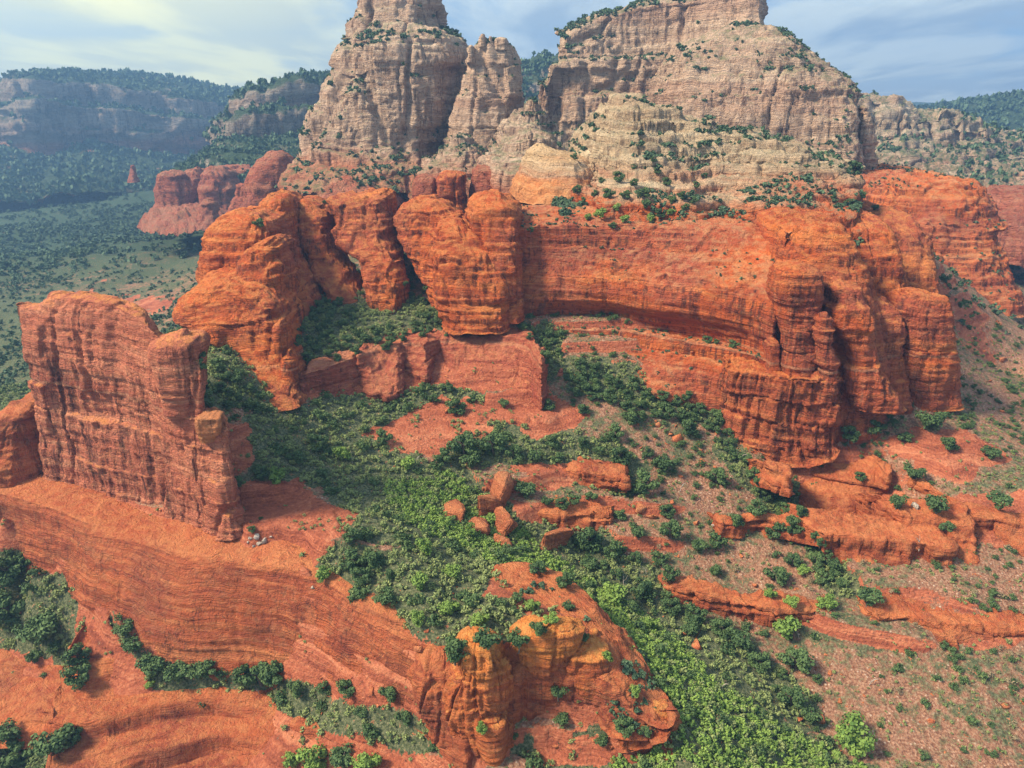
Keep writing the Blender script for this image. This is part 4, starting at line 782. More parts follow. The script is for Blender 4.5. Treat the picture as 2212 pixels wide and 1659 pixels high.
def crag_mesh(seed, sx, sy, sz):
    r = random.Random(seed); bm = bmesh.new()
    for i in range(13): bm.verts.new((r.uniform(-1, 1)*sx, r.uniform(-1, 1)*sy, (r.uniform(-1, 1) if i > 3 else -1)*sz))
    bmesh.ops.convex_hull(bm, input=bm.verts); bmesh.ops.delete(bm, geom=[v for v in bm.verts if not v.link_faces], context='VERTS')
    bmesh.ops.bevel(bm, geom=list(bm.edges), offset=.22, segments=2, affect='EDGES')
    bmesh.ops.triangulate(bm, faces=bm.faces)
    for _ in range(3): bmesh.ops.subdivide_edges(bm, edges=[e for e in bm.edges if e.calc_length() > .55], cuts=1); bmesh.ops.triangulate(bm, faces=bm.faces)
    V = np.array([v.co[:] for v in bm.verts]); F = np.array([[l.index for l in f.verts] for f in bm.faces]); bm.free()
    n = V/np.linalg.norm(V, axis=1, keepdims=True); zz = V[:, 2]*1.6+seed
    V = V+n*(.28*stepped(zz, seed, .2)+.35*fbm(V[:, 0]*.5, V[:, 1]*.5, V[:, 2]*.7+seed, 3, seed))[:, None]
    return V, F
for k, (u, v, sx, sy, sz, tilt, yaw, lab) in enumerate([
 (1082,1085,2.2,3.0,5.0,.35,.4,'leaning upright red slab at the left of the bowl outcrops'),
 (1055,1108,3.2,3.2,3.6,.3,1.1,'tan pointed crag beside the leaning slab'),
 (1020,1140,3.6,3.0,2.6,.25,.2,'lowest tan crag above the green slope'),
 (1072,1150,3.2,2.6,3.2,-.3,.8,'cracked pinkish crag below the tan pointed one'),
 (1195,1160,3.6,3.2,3.2,.1,.5,'angular red block under the thin lip in the bowl'),
 (1095,1188,2.4,2.4,3.0,.2,.3,'pale red pointed rock low by the green slope'),
 (985,1108,3.2,2.2,1.8,.2,1.4,'tan slab half buried in green scrub'),
 (1045,1070,2.2,2.0,2.4,.4,2.0,'small tan block at the top of the crag group')]):
    sx *= 1.5; sy *= 1.4; sz *= .95; V, F = crag_mesh(400+k, sx, sy, sz); o = link('rock_crag', V, F, M_CRAG, smooth=False)
    zg = None; p = atz(u, v, -118)
    for _ in range(12): p = atz(u, v, float(gheight(p[0], p[1])))
    o.scale = (1.25, 1.25, 1.25); o.location = p+np.array([0, 0, sz*.6]); o.rotation_euler = (tilt*.5, tilt, yaw); tag(o, lab, 'rock crag')

# ------------------------------------------------------------------ foliage
def leaf_mat(name, dark, light, seedk=0):
    m, nt = newmat(name)
    oi = nt.n('ShaderNodeObjectInfo').outputs['Random']
    ta = nt.n('ShaderNodeAttribute', attribute_name='tint').outputs['Fac']
    pos = nt.n('ShaderNodeNewGeometry').outputs['Position']
    f = nt.math('ADD', nt.math('MULTIPLY', ta, .6), nt.math('ADD', nt.math('MULTIPLY', oi, .25), nt.math('MULTIPLY', nt.noise(pos, .6, 2), .3)))
    col = nt.ramp(f, [(.2, dark), (.55, tuple((a+b)/2 for a, b in zip(dark, light))), (.95, light)])
    finish(nt, col, .75, None, .2); return m
M_JUN = leaf_mat('juniper_leaves', (.026, .060, .026), (.105, .17, .06))
M_OAK = leaf_mat('oak_leaves', (.05, .115, .026), (.23, .34, .075))
M_SCRUB = leaf_mat('scrub_leaves', (.045, .095, .034), (.25, .30, .115))
M_FARVEG = leaf_mat('far_leaves', (.022, .060, .040), (.10, .16, .085))
bk, nt = newmat('bark'); finish(nt, nt.ramp(nt.noise(nt.n('ShaderNodeNewGeometry').outputs['Position'], 6, 3), [(.3, (.07, .05, .04)), (.7, (.2, .16, .13))]), .9); M_BARK = bk
def leafcloud(rng, n, rx, rz, s, blobs=9, flatb=.25):
    """n small leaf sprays spread through several overlapping clumps"""
    cen = []
    for i in range(blobs):
        a = rng.uniform(0, 2*math.pi); r = rx*math.sqrt(rng.uniform(0, 1))*.66; z = rng.uniform(.12, .85)
        cen.append((r*math.cos(a), r*math.sin(a), rz*z*(1-.45*(r/rx)**2), rng.uniform(.28, .48)*rx))
    cen = np.array(cen); k = rng.integers(0, blobs, n)
    d = rng.normal(size=(n, 3)); d /= np.linalg.norm(d, axis=1, keepdims=True)
    rad = cen[k, 3]*rng.uniform(.55, 1.08, n)
    c = cen[k, :3]+d*rad[:, None]*np.array([1, 1, .8]); c[:, 2] = np.maximum(c[:, 2], .08)
    nrm = d+rng.normal(size=(n, 3))*.55+np.array([0, 0, .35]); nrm /= np.linalg.norm(nrm, axis=1, keepdims=True)
    t = np.cross(nrm, rng.normal(size=(n, 3))); t /= np.linalg.norm(t, axis=1, keepdims=True); b = np.cross(nrm, t)
    ss = (s*rng.uniform(.6, 1.4, n))[:, None]
    V = np.stack([c-t*ss-b*ss*.5, c+t*ss*.3-b*ss*.9, c+t*ss+b*ss*.4, c-t*ss*.2+b*ss*.9], 1).reshape(-1, 3)
    F = np.arange(4*n).reshape(-1, 4); tint = np.repeat(np.clip(.5+.25*(cen[k, 2]/rz-.4)*0+rng.normal(size=n)*.16+(k % 3-1)*.12, 0, 1), 4)
    return V, F, tint
rng = np.random.default_rng(5)
def trunk_mesh(name, h, r, rngs):
    V = []; F = []
    def limb(p0, p1, r0, r1, seg=5):
        p0, p1 = np.array(p0, float), np.array(p1, float); ax = p1-p0; ax /= np.linalg.norm(ax)
        u = np.cross(ax, (0.3, .9, .1)); u /= np.linalg.norm(u); v = np.cross(ax, u); b = len(V)
        for t in (0, .5, 1):
            c = p0+(p1-p0)*t+u*(.08*h*math.sin(t*3)); rr = r0+(r1-r0)*t
            for i in range(seg): a = 2*math.pi*i/seg; V.append(c+(u*math.cos(a)+v*math.sin(a))*rr)
        for j in range(2):
            for i in range(seg): F.append((b+j*seg+i, b+j*seg+(i+1) % seg, b+(j+1)*seg+(i+1) % seg, b+(j+1)*seg+i))
    limb((0, 0, -.6), (0, 0, h*.4), r, r*.7)
    for i in range(4):
        a = rngs.uniform(0, 6.28); limb((0, 0, h*.25+.1*i), (math.cos(a)*h*.28, math.sin(a)*h*.28, h*rngs.uniform(.55, .8)), r*.6, r*.2)
    o = link(name, V, F, M_BARK); me = o.data; bpy.data.objects.remove(o); return me
TREES = []
for i in range(6):
    mt = M_JUN if i < 4 else M_OAK
    V, F, t = leafcloud(rng, 1500, 1.0, [1.75, 1.5, 2.3, 1.6, 1.5, 1.7][i], .075, [11, 13, 9, 12, 14, 12][i])
    o = link('crown', V, F, mt, attrs={'tint': t}, smooth=False); me = o.data; bpy.data.objects.remove(o)
    TREES.append((me, trunk_mesh('trunk', 1.4, .09, rng)))
SHR = [leafcloud(rng, n_, 1.0, 1.25, s_, b_) for n_, s_, b_ in ((110, .15, 6), (120, .15, 7), (90, .17, 5), (120, .14, 8))]
SHL = [leafcloud(rng, 16, 1.0, 1.3, .45, 4) for _ in range(5)]
def scatter(name, pts, rad, tint, mat, tmpl=SHR, parent=None, zs=1.0):
    VV = []; FF = []; TT = []; off = 0; n = len(pts)
    if not n: return None
    a = rng.uniform(0, 2*math.pi, n); k = rng.integers(0, len(tmpl), n)
    for j, (V, F, T) in enumerate(tmpl):
        idx = np.nonzero(k == j)[0]
        if not len(idx): continue
        c, s = np.cos(a[idx])[:, None], np.sin(a[idx])[:, None]
        X = (V[:, 0]*c-V[:, 1]*s)*rad[idx, None]+pts[idx, 0, None]; Y = (V[:, 0]*s+V[:, 1]*c)*rad[idx, None]+pts[idx, 1, None]
        Z = V[:, 2]*rad[idx, None]*zs+pts[idx, 2, None]-.08*rad[idx, None]
        VV.append(np.stack([X, Y, Z], -1).reshape(-1, 3)); m = len(V)
        FF.append((F[None]+(np.arange(len(idx))*m)[:, None, None]).reshape(-1, 4)+off); off += m*len(idx)
        TT.append(np.clip(T[None]*.55+tint[idx, None], 0, 1).ravel())
    return link(name, np.concatenate(VV), np.concatenate(FF), mat, parent, smooth=False, attrs={'tint': np.concatenate(TT)})
bpy.context.view_layer.update()
DG = bpy.context.evaluated_depsgraph_get()
def cast(u, v):
    cy = (CY-v)/FP; d = Vector(((u-CX)/FP, cP+cy*sP, -sP+cy*cP)).normalized()
    h, loc, nr, ix, ob, mx = SC.ray_cast(DG, Vector((0, 0, 0)), d, distance=6000)
    return (loc, nr, ob) if h else None
def drop(x, y, top=120):
    h, loc, nr, ix, ob, mx = SC.ray_cast(DG, Vector((x, y, top)), Vector((0, 0, -1)), distance=600)
    return (loc, nr, ob) if h else None
# --- individually placed trees: foot pixel, crown width in the photo
LM = {'the tall freestanding column': (1720, 700), 'the end pillar': (2000, 780), 'the big orange fallen block': (1463, 955), 'the upper orange slab step': (1220, 1035),
      'the tilted red boulder': (1402, 1118), 'the thin red ledge': (1600, 1305), 'the layered orange outcrop': (1900, 1200), 'the golden nose': (1035, 1480),
      'the white rubble patch': (545, 1160), 'the swept slickrock wall': (520, 1330), 'the great left fin': (300, 900), 'the humped rib': (1030, 600), 'the low orange fin': (520, 720),
      'the pale knoll': (1450, 330), 'the dark alcove': (1400, 700), 'the small hoodoo': (625, 800), 'the pale bare ridge': (1250, 1370),
      'the bottom left terraces': (400, 1600), 'the rosy ledge at lower right': (2050, 1370), 'the orange knob': (1230, 1530), 'the dark layered bench': (1080, 790)}
TL = [(1393,1065,63,0),(1340,1000,52,0),(1195,962,37,1),(1258,966,34,0),(1258,892,34,0),(1187,885,33,1),(1330,950,44,0),(1360,915,46,0),(1485,938,46,0),(1435,1018,52,3),(1400,985,30,1),(1545,1045,50,0),(1631,1110,44,1),(1588,1134,36,0),
 (1441,1114,38,0),(1341,1118,34,1),(1378,1162,38,3),(1445,1162,52,0),(1272,1182,64,0),(1325,1208,50,0),(1548,1182,42,0),(1508,1192,38,3),(1425,1216,40,0),(1448,1252,40,0),(1388,1290,50,2),(1332,1250,32,0),(1302,1230,28,0),(1545,1242,28,0),
 (1215,1095,36,0),(1182,1092,30,3),(1278,1082,32,2),(1242,1086,30,0),(1135,1072,50,3),(1062,980,66,0),(1000,985,80,0),(1108,990,40,0),(1155,1000,40,3),(1205,1000,34,0),(1675,1165,50,0),(1705,1150,22,0),(1710,1224,38,0),(1675,1258,54,0),(1735,1238,28,4),
 (1663,1290,28,4),(1708,1308,30,4),(1546,1240,26,0),(1778,1258,36,0),(1691,1368,60,4),(1785,1312,40,4),(1875,1305,50,3),(1951,955,30,0),(2046,970,36,0),(2138,990,36,3),(2008,930,54,3),(1891,935,40,0),(1835,950,40,0),(2155,1098,44,3),(1858,1036,24,0),
 (1975,1035,40,3),(1935,1098,36,3),(2020,1108,50,3),(2040,1150,30,0),(1500,1338,50,0),(1715,1445,66,0),(1705,1525,56,0),(1321,1300,62,4),(1848,1615,80,5),(1765,1472,22,0),(1690,1465,22,0),
 (760,1172,44,0),(766,1225,56,0),(806,1222,50,0),(783,1255,46,0),(843,1248,30,0),(918,1192,44,4),(976,1246,42,4),(906,1268,44,4),(833,1305,50,3),(903,1345,40,4),(970,1325,46,4),(983,1420,66,0),(1053,1400,62,3),(1036,1350,44,4),(1120,1398,50,3),(700,1252,36,4),
 (1206,1505,40,3),(1213,1562,36,3),(1043,1580,28,5),(840,1510,46,0),(753,1496,44,0),(703,1492,38,0),(780,1548,30,3),(873,1562,40,0),(938,1618,26,0),(560,1480,72,0),(600,1476,60,0),(640,1500,40,0),(530,1470,50,0),(680,1659,64,5),(740,1655,58,3),(793,1664,58,4),(625,1655,40,5),
 (23,1250,64,0),(50,1230,40,0),(23,1340,70,0),(97,1385,70,3),(60,1378,40,3),(170,1430,50,0),(173,1475,50,0),(75,1430,30,3),(120,1410,30,3),(273,1370,40,3),(290,1410,44,3),(330,1460,54,3),(385,1470,56,3),(430,1462,44,3),(455,1458,40,0),(325,1484,20,4),(123,1625,70,3),(50,1640,60,0),(20,1600,50,3),(160,1600,40,0),
 (559,492,26,0),(1529,740,24,0),(1548,742,14,0),(1585,752,26,0),(1245,418,24,0),(1338,392,28,0),(1315,428,30,0),(1368,402,20,0),(1389,428,32,0),(1472,432,24,0),(1295,470,30,4),(1322,494,20,0),(1145,502,18,0),(1285,802,30,3),(1252,795,30,0),(965,848,32,2),(985,892,50,0),(1088,880,26,3),(1020,870,26,0),(905,850,26,0),(935,870,26,0),
 (1262,440,18,0),(1350,430,26,0),(1395,450,26,3),(1440,400,22,0),(1480,455,22,0),(1330,455,22,4),(1450,465,22,4),(1500,440,18,0),(1285,425,18,0),(1300,395,16,0),(1370,365,16,0),(1410,350,14,0),(1860,430,20,0),(1830,445,18,0),(1800,430,14,0),(1890,455,16,3),(1240,345,18,0),(1420,375,18,0),(1520,385,16,0),(1505,405,16,0),(700,440,10,0),(1848,360,14,0),(1450,440,22,3),(1425,470,26,0),(1350,480,26,4),(1405,478,22,4),(1270,475,20,4),(1020,1010,50,3),(960,1000,44,0),(880,1010,40,4),(560,1030,40,0),(600,1040,44,4),(640,1000,44,0),(690,970,46,0),(740,990,40,4),(830,960,40,0),(520,1050,26,0),(545,1148,18,0),
 (1190,1345,34,4),(1228,1318,30,3),(1150,1318,36,4),(1262,1385,26,3),(1312,1425,26,4),(1160,1368,40,0),(1118,1300,30,3),(1372,1500,26,4),(1390,1590,30,0),(1350,1580,44,0),(1300,1610,30,3),(1060,1130,36,4),(1010,1160,40,4),(960,1140,40,4),(1160,1240,44,0),(1220,1270,44,0),(1100,1200,40,3),(1560,1370,50,0),(1600,1400,54,3),(1640,1440,50,0),(1450,1320,46,0),(1490,1370,40,3),(1400,1360,40,4),(1360,1320,40,0),(1750,1560,40,3),(1270,1230,36,3),(1370,1215,34,0)]
def polyfill(poly, n, s0, s1, kinds, seed):
    r = random.Random(seed); xs = [p[0] for p in poly]; ys_ = [p[1] for p in poly]; out = []; tries = 0
    while len(out) < n and tries < n*400:
        tries += 1
        u, v = r.uniform(min(xs), max(xs)), r.uniform(min(ys_), max(ys_)); s = r.uniform(s0, s1)
        if inpoly(np.array([u]), np.array([v]), poly)[0] and all((u-a[0])**2+((v-a[1])*1.6)**2 > (.42*(s+a[2]))**2 for a in out): out.append((u, v, s, r.choice(kinds)))
    return out
GROVES = [
 ([(650,680),(700,640),(770,660),(800,700),(830,720),(960,680),(950,715),(850,745),(760,770),(660,775),(640,740)], 46, 18, 28, (0,0,3,1), 'dark juniper in the shady grove at the feet of the left ribs', 'trees in the grove below the ribs', 1),
 ([(1230,800),(1290,800),(1400,845),(1500,858),(1560,905),(1560,935),(1480,905),(1380,900),(1240,850)], 34, 24, 36, (0,0,1,3), 'dark juniper in the grove along the foot of the long cliff wall', 'trees along the foot of the long wall', 2),
 ([(1570,930),(1620,1000),(1680,1050),(1730,1050),(1760,1110),(1770,1160),(1800,1220),(1830,1270),(1780,1250),(1730,1170),(1660,1080),(1560,980)], 26, 24, 36, (0,0,3,1), 'dark juniper in the line of trees running down below the column cliff', 'trees running down from the column cliff', 3),
 ([(870,560),(930,620),(960,690),(880,700),(875,640)], 12, 16, 24, (0,1,3), 'dark juniper in the narrow gully between the pointed and humped ribs', 'trees in the gully between the ribs', 4),
 ([(1115,690),(1180,715),(1215,750),(1190,790),(1130,740)], 9, 18, 26, (0,1,3), 'dark juniper in the cleft at the left end of the long wall', 'trees in the cleft left of the long wall', 5),
 ([(430,760),(480,740),(560,820),(600,880),(520,880),(440,880)], 16, 20, 32, (0,3,1), 'blue green juniper on the shady slope behind the great fin', 'trees on the slope behind the great fin', 6)]
CNT = 0
def put_tree(u, v, wpx, kind, label, group):
    global CNT
    h = cast(u, v)
    if h is None: return None
    loc, nr, ob = h
    dist = loc.length; r = wpx*dist/FP/2
    if dist > 700: return None
    r = min(r, 5.5)
    t = bpy.data.objects.new('juniper_tree' if kind < 4 else 'oak_shrub', None); COL.objects.link(t); t.empty_display_size = .5
    t.location = loc; rr = random.Random(CNT); t.rotation_euler = (0, 0, rr.uniform(0, 6.28)); t.scale = (r, r, r*rr.uniform(.85, 1.1))
    for nm, me in zip(('crown', 'trunk'), TREES[kind]):
        o = bpy.data.objects.new(nm, me); COL.objects.link(o); o.parent = t
    CNT += 1
    tag(t, label, 'tree' if kind < 4 else 'shrub', group); return t
ORD = ['nearest', 'second nearest', 'third nearest', 'fourth nearest', 'fifth nearest', 'sixth nearest', 'seventh nearest', 'eighth nearest', 'ninth nearest', 'tenth nearest', 'eleventh nearest', 'twelfth nearest']
def label_set(items, noun_of, extra=''):
    """labels built from the nearest landmark, the side it lies on and the rank of its distance"""
    groups = {}
    for i, it in enumerate(items):
        u, v = it[0], it[1]; nm = min(LM, key=lambda k: (LM[k][0]-u)**2+(1.2*(LM[k][1]-v))**2); a, b = LM[nm]
        du, dv = u-a, v-b
        side = ('to the right of' if du > 0 else 'to the left of') if abs(du) > abs(dv)*1.3 else ('below' if dv > 0 else 'above')
        groups.setdefault((noun_of(it), side, nm), []).append((du*du+dv*dv, i))
    out = {}
    for (noun, side, nm), L in groups.items():
        L.sort()
        for k, (_, i) in enumerate(L):
            out[i] = (f'{noun} {side} {nm}' if len(L) == 1 else f'{ORD[min(k, 11)]} {noun} {side} {nm}')
    return out
def tnoun(it):
    s = 'large' if it[2] > 48 else ('medium' if it[2] > 31 else 'small')
    return f'{s} ' + ('round dark juniper', 'wide dark juniper', 'tall conical juniper', 'blue green juniper', 'bright green shrub', 'yellow green shrub')[it[3]]
labs = label_set(TL, tnoun)
for i, it in enumerate(TL): put_tree(*it, labs[i], 'junipers and shrubs of the red rock bowl')
for poly, n, s0, s1, kinds, lab, grp, sd in GROVES:
    for u, v, s, k in polyfill(poly, n, s0, s1, kinds, sd): put_tree(u, v+s*.3, s, k, lab, grp)
# bare dead trees
M_DEAD, nt = newmat('dead_wood'); finish(nt, nt.ramp(nt.noise(nt.n('ShaderNodeNewGeometry').outputs['Position'], 5, 3), [(.3, (.26, .23, .20)), (.7, (.5, .46, .42))]), .9)
dm = trunk_mesh('dead', 1.6, .045, rng); dm.materials.clear(); dm.materials.append(M_DEAD)
SN = [(1600,1000,34,0),(1470,1060,24,0),(1345,1262,26,0),(1395,1240,20,0),(1725,1380,24,0),(1560,1490,30,0),(900,1000,22,0),(760,1000,20,0),(1985,1180,24,0),(560,1500,24,0),(1880,1480,26,0)]
lb = label_set(SN, lambda it: 'bare grey dead tree')
for i, it in enumerate(SN):
    h = cast(it[0], it[1])
    if h is None: continue
    o = bpy.data.objects.new('dead_tree', dm); COL.objects.link(o); o.location = h[0]; r = it[2]*h[0].length/FP*.7; o.scale = (r, r, r); o.rotation_euler = (.15, 0, i*1.3); tag(o, lb[i], 'dead tree', 'bare dead trees')
# --- low scrub on the ground
def ground_pts(n, y0, y1, dens):
    """random plan positions on the visible fan, accepted with probability dens(x,y,z,rock,green)"""
    y = np.sqrt(rng.uniform(y0*y0, y1*y1, n)); x = rng.uniform(-1, 1, n)*(y*.80+25)*(1.3 if y0 > 300 else 1)
    z, rk, gr = gheight(x, y, True); p = dens(x, y, z, rk, gr); k = rng.uniform(0, 1, n) < p
    return np.stack([x, y, z], -1)[k], gr[k]
def fade(rk, x, y):      # bushes push in over the rims of the bare rock
    return (rk > .5) & (fbm(x*.22, y*.22, 0*x, 2, 99) < .22)
def dens_near(x, y, z, rk, gr):
    rk = fade(rk, x, y)*1.0
    c = sstep(-.3, .4, fbm(x*.05, y*.05, 0*x, 3, 90)); return np.where(rk > .5, .03, np.where(gr > .5, .8, .12+.45*c))
P_, G_ = ground_pts(34000, 85, 330, dens_near)
rad = np.where(G_ > .5, rng.uniform(.6, 1.45, len(P_)), rng.uniform(.28, .8, len(P_)))
ob = scatter('scrub', P_, rad, rng.uniform(.1, .8, len(P_)), M_SCRUB); tag(ob, 'low grey green scrub covering the floor and slopes of the bowl', 'scrub', kind='stuff')
def dens_mid(x, y, z, rk, gr):
    c = sstep(-.1, .35, fbm(x*.04, y*.04, 0*x, 3, 92)); return np.where(rk > .5, .015, np.where(gr > .5, .13, (.08+.3*c)*(1+.5*sstep(10, 60, x))))
P_, G_ = ground_pts(11000, 85, 330, dens_mid)
ob = scatter('undergrowth', P_, np.where(G_ > .5, rng.uniform(1.2, 2.6, len(P_)), rng.uniform(.7, 1.7, len(P_))), rng.uniform(.0, .45, len(P_)), M_JUN, [leafcloud(rng, 420, 1.0, 1.35, .095, 10) for _ in range(4)]); tag(ob, 'dark bushes crowding the gullies and dotting the slopes', 'bushes', kind='stuff')
M_DRY = leaf_mat('dry_leaves', (.13, .10, .06), (.34, .28, .17))
def dens_dry(x, y, z, rk, gr):
    c = sstep(-.1, .4, fbm(x*.05, y*.05, 0*x+5, 3, 93)); r = sstep(20, 90, x); return np.where(rk > .5, .0, np.where(gr > .5, .03, (.03+.3*c)*(.25+.75*r)))
P_, G_ = ground_pts(9000, 85, 330, dens_dry)
ob = scatter('dry_brush', P_, rng.uniform(.4, 1.5, len(P_)), rng.uniform(.0, .6, len(P_)), M_DRY, [leafcloud(rng, 150, 1.0, 1.1, .09, 7) for _ in range(4)]); tag(ob, 'dry tan and brown brush on the right hand slopes', 'brush', kind='stuff')
# bright manzanita thicket on the near slope
BR = [([(960,1020),(1040,1060),(1180,1200),(1420,1350),(1560,1480),(1700,1580),(1880,1659),(1880,1800),(1450,1800),(1300,1640),(1440,1590),(1440,1520),(1330,1400),(1160,1250),(1000,1190),(860,1120),(820,1050)], 90, 240)]
def dens_bright(x, y, z, rk, gr): return zonemask(x, y, z, BR, 10)*1.0
P_, G_ = ground_pts(30000, 85, 240, dens_bright)
ob = scatter('thicket', P_, rng.uniform(.7, 1.5, len(P_)), rng.uniform(.0, .65, len(P_)), M_OAK); tag(ob, 'bright green thicket of low bushes down the near slope', 'thicket', kind='stuff')
# far valley woods
def dens_far(x, y, z, rk, gr):
    c = sstep(-.25, .2, fbm(x*.008, y*.008, 0*x, 4, 91)); return np.clip(.22+.78*c, 0, 1)*np.where(rk > .5, .1, 1)
P1, _ = ground_pts(20000, 325, 700, dens_far); P2, _ = ground_pts(26000, 700, 1700, dens_far); P3, _ = ground_pts(9000, 1700, 3000, dens_far); P_ = np.concatenate([P1, P2, P3])
rad = np.concatenate([rng.uniform(.8, 2.6, len(P1)), rng.uniform(2.5, 5.5, len(P2)), rng.uniform(5, 10, len(P3))])
ob = scatter('woodland', P_, rad, rng.uniform(.0, .7, len(P_)), M_FARVEG, [leafcloud(rng, 44, 1.0, 1.35, .26, 6) for _ in range(5)]); tag(ob, 'juniper woodland covering the hazy valley floor', 'woodland', kind='stuff')
# growth on the ledges of the buttes, knoll and mesas
def ledge_pts(o, n, up=.62, thr=.0, fr=.05, maxn=4000, zr=None, sd=0):
    me = o.data; m = len(me.vertices); co = np.empty(m*3, np.float32); me.vertices.foreach_get('co', co); co = co.reshape(-1, 3).astype(float)
    no = np.empty(m*3, np.float32); me.vertices.foreach_get('normal', no); no = no.reshape(-1, 3)
    nz = no[:, 2]
    k = (nz > up) & (fbm(co[:, 0]*fr, co[:, 1]*fr, co[:, 2]*fr, 3, 95+sd) > thr)
    if zr: k &= (co[:, 2] > zr[0]) & (co[:, 2] < zr[1])
    idx = np.nonzero(k)[0]
    if len(idx) > n: idx = rng.choice(idx, n, replace=False)
    return co[idx]
LV = []; LR = []
D_ = bpy.data.objects
for nm, n, up, thr, r0, r1 in [('butte', 1500, .68, -.05, .8, 2.3), ('pinnacle', 200, .68, .0, .6, 1.5), ('balanced_rock', 0, 1, 1, 1, 1), ('butte.001', 900, .6, -.3, 1.0, 2.4), ('lower_cliff', 400, .5, -.3, .8, 2.2), ('prow', 1300, .62, -.02, .7, 1.9),
                              ('rock_bench', 300, .6, -.1, .6, 1.6), ('rock_bench.001', 350, .6, 0, .6, 1.6), ('rocky_knoll', 1500, .6, .06, .5, 1.9), ('rock_headland', 300, .7, .05, .5, 1.3), ('talus_slope', 1100, .3, -.5, .6, 1.9), ('cliff_wall', 450, .8, .02, .3, .9), ('summit_block', 200, .5, -.3, .8, 2)]:
    if n and nm in D_:
        q = ledge_pts(D_[nm], n, up, thr); LV.append(q); LR.append(rng.uniform(r0, r1, len(q)))
for o in list(D_):
    if o.get('label', '').startswith('long pale orange ridge'): q = ledge_pts(o, 130, .5, .02, .12); LV.append(q); LR.append(rng.uniform(.35, 1.1, len(q)))
LV = np.concatenate(LV); LR = np.concatenate(LR)
ob = scatter('ledge_scrub', LV, LR, rng.uniform(0, .6, len(LV)), M_FARVEG, [leafcloud(rng, 34, 1.0, 1.2, .32, 5) for _ in range(4)]); tag(ob, 'dark scrub rooted on the ledges of the buttes and knoll', 'scrub', kind='stuff')
LV = []; LR = []
for nm, n, up, thr, r0, r1 in [('mesa', 9000, .55, -.5, 3, 8), ('hillside', 1500, .5, -.35, 1.2, 4), ('mesa.001', 4000, .5, -.4, 2, 6), ('ridge', 1200, .3, -1, 3, 6), ('ridge.001', 2500, .2, -1, 4, 9), ('far_cliff', 1900, .62, -.1, 1.2, 3.2)]:
    q = ledge_pts(D_[nm], n, up, thr, .01); LV.append(q); LR.append(rng.uniform(r0, r1, len(q)))
LV = np.concatenate(LV); LR = np.concatenate(LR)
ob = scatter('forest', LV, LR, rng.uniform(0, .6, len(LV)), M_FARVEG, SHL, zs=1.4); tag(ob, 'forest on the tops and slopes of the far mesas', 'forest', kind='stuff')
# ------------------------------------------------------------------ fallen blocks
import bmesh
def block_mesh(seed, n=11, sq=(1, .8, .6)):
    r = random.Random(seed); bm = bmesh.new()
    for i in range(n):
        d = Vector((r.gauss(0, 1), r.gauss(0, 1), r.gauss(0, 1))).normalized(); d = Vector((max(-.72, min(.72, d.x)), max(-.72, min(.72, d.y)), max(-.6, min(.6, d.z))))
        bm.verts.new((d.x*sq[0], d.y*sq[1], d.z*sq[2]))
    res = bmesh.ops.convex_hull(bm, input=bm.verts)
    bmesh.ops.delete(bm, geom=[v for v in bm.verts if not v.link_faces], context='VERTS')
    bmesh.ops.bevel(bm, geom=list(bm.edges), offset=.05, segments=1, affect='EDGES')
    bmesh.ops.triangulate(bm, faces=bm.faces)
    V = np.array([v.co[:] for v in bm.verts]); F = np.array([[l.index for l in f.verts] for f in bm.faces]); bm.free(); return V, F
def blk(seed, mat, **k):
    V, F = block_mesh(seed, **k); o = link('boulder', V, F, mat, smooth=False); me = o.data; bpy.data.objects.remove(o); return me
BM = [blk(i, M_BLOCK, n=8+i % 5, sq=[(1, .8, .6), (1, .6, .35), (.9, .9, .8), (1, .7, .3)][i % 4]) for i in range(8)]; BW = [blk(40+i, M_PALE) for i in range(3)]
BL = [(1463,952,28,2),(1514,975,16,2),(1448,938,16,1),(1420,920,16,1),(1402,918,20,0),(1460,920,12,2),(1490,980,12,0),(1515,1000,20,0),(1440,960,12,1),(1470,1030,14,1),(1405,1120,34,3),(1380,1098,30,0),(1295,1000,14,1),(1450,1085,12,0),(1350,1120,14,2),(1505,1130,16,0),(1530,1125,14,1),
 (1600,1200,14,2),(1395,1187,10,2),(1350,1225,10,0),(1410,1217,18,1),(1590,1233,14,2),(1632,1265,14,2),(1790,1315,12,1),(1480,1370,10,2),(1505,1395,32,0),(1430,1333,12,2),(1250,1330,10,2),(1545,1010,10,2),(1575,1065,16,1),(1555,1040,8,0),(1510,960,8,0),
 (1720,1550,26,0),(1775,1555,22,1),(2170,1525,18,1),(2010,1560,14,1),(2165,890,10,2),(2138,825,14,2),(2165,778,18,2),(2125,760,8,2),(2155,700,26,1),(2100,730,10,2),(2185,905,12,2),(2040,1215,14,1),(905,1405,24,2),(915,1415,12,1),(790,1560,12,0),(965,890,16,1),(715,1065,14,1),(740,985,14,1),(1165,815,8,2),(1495,760,8,1),(655,1215,14,0)]
WL = [(1975,1095,18,0),(555,1160,14,0),(572,1168,16,1),(540,1165,10,2),(560,1175,10,0),(548,1180,8,1),(535,1172,7,1),(585,1160,7,2),(440,1460,1,0),(675,1270,12,0),(1540,1135,8,0),(1700,1365,8,1),(2045,1100,8,2)]
def put_block(u, v, wpx, k, mesh, label, group, nm='boulder'):
    h = cast(u, v)
    if h is None or h[0].length > 700: return
    loc = h[0]; r = max(.3, wpx*loc.length/FP/2); o = bpy.data.objects.new(nm, mesh); COL.objects.link(o)
    rr = random.Random(int(u*7+v)); o.location = loc+Vector((0, 0, r*.2)); o.scale = (r*1.4,)*3; o.rotation_euler = (rr.uniform(-.4, .4), rr.uniform(-.4, .4), rr.uniform(0, 6.28)); tag(o, label, 'boulder', group)
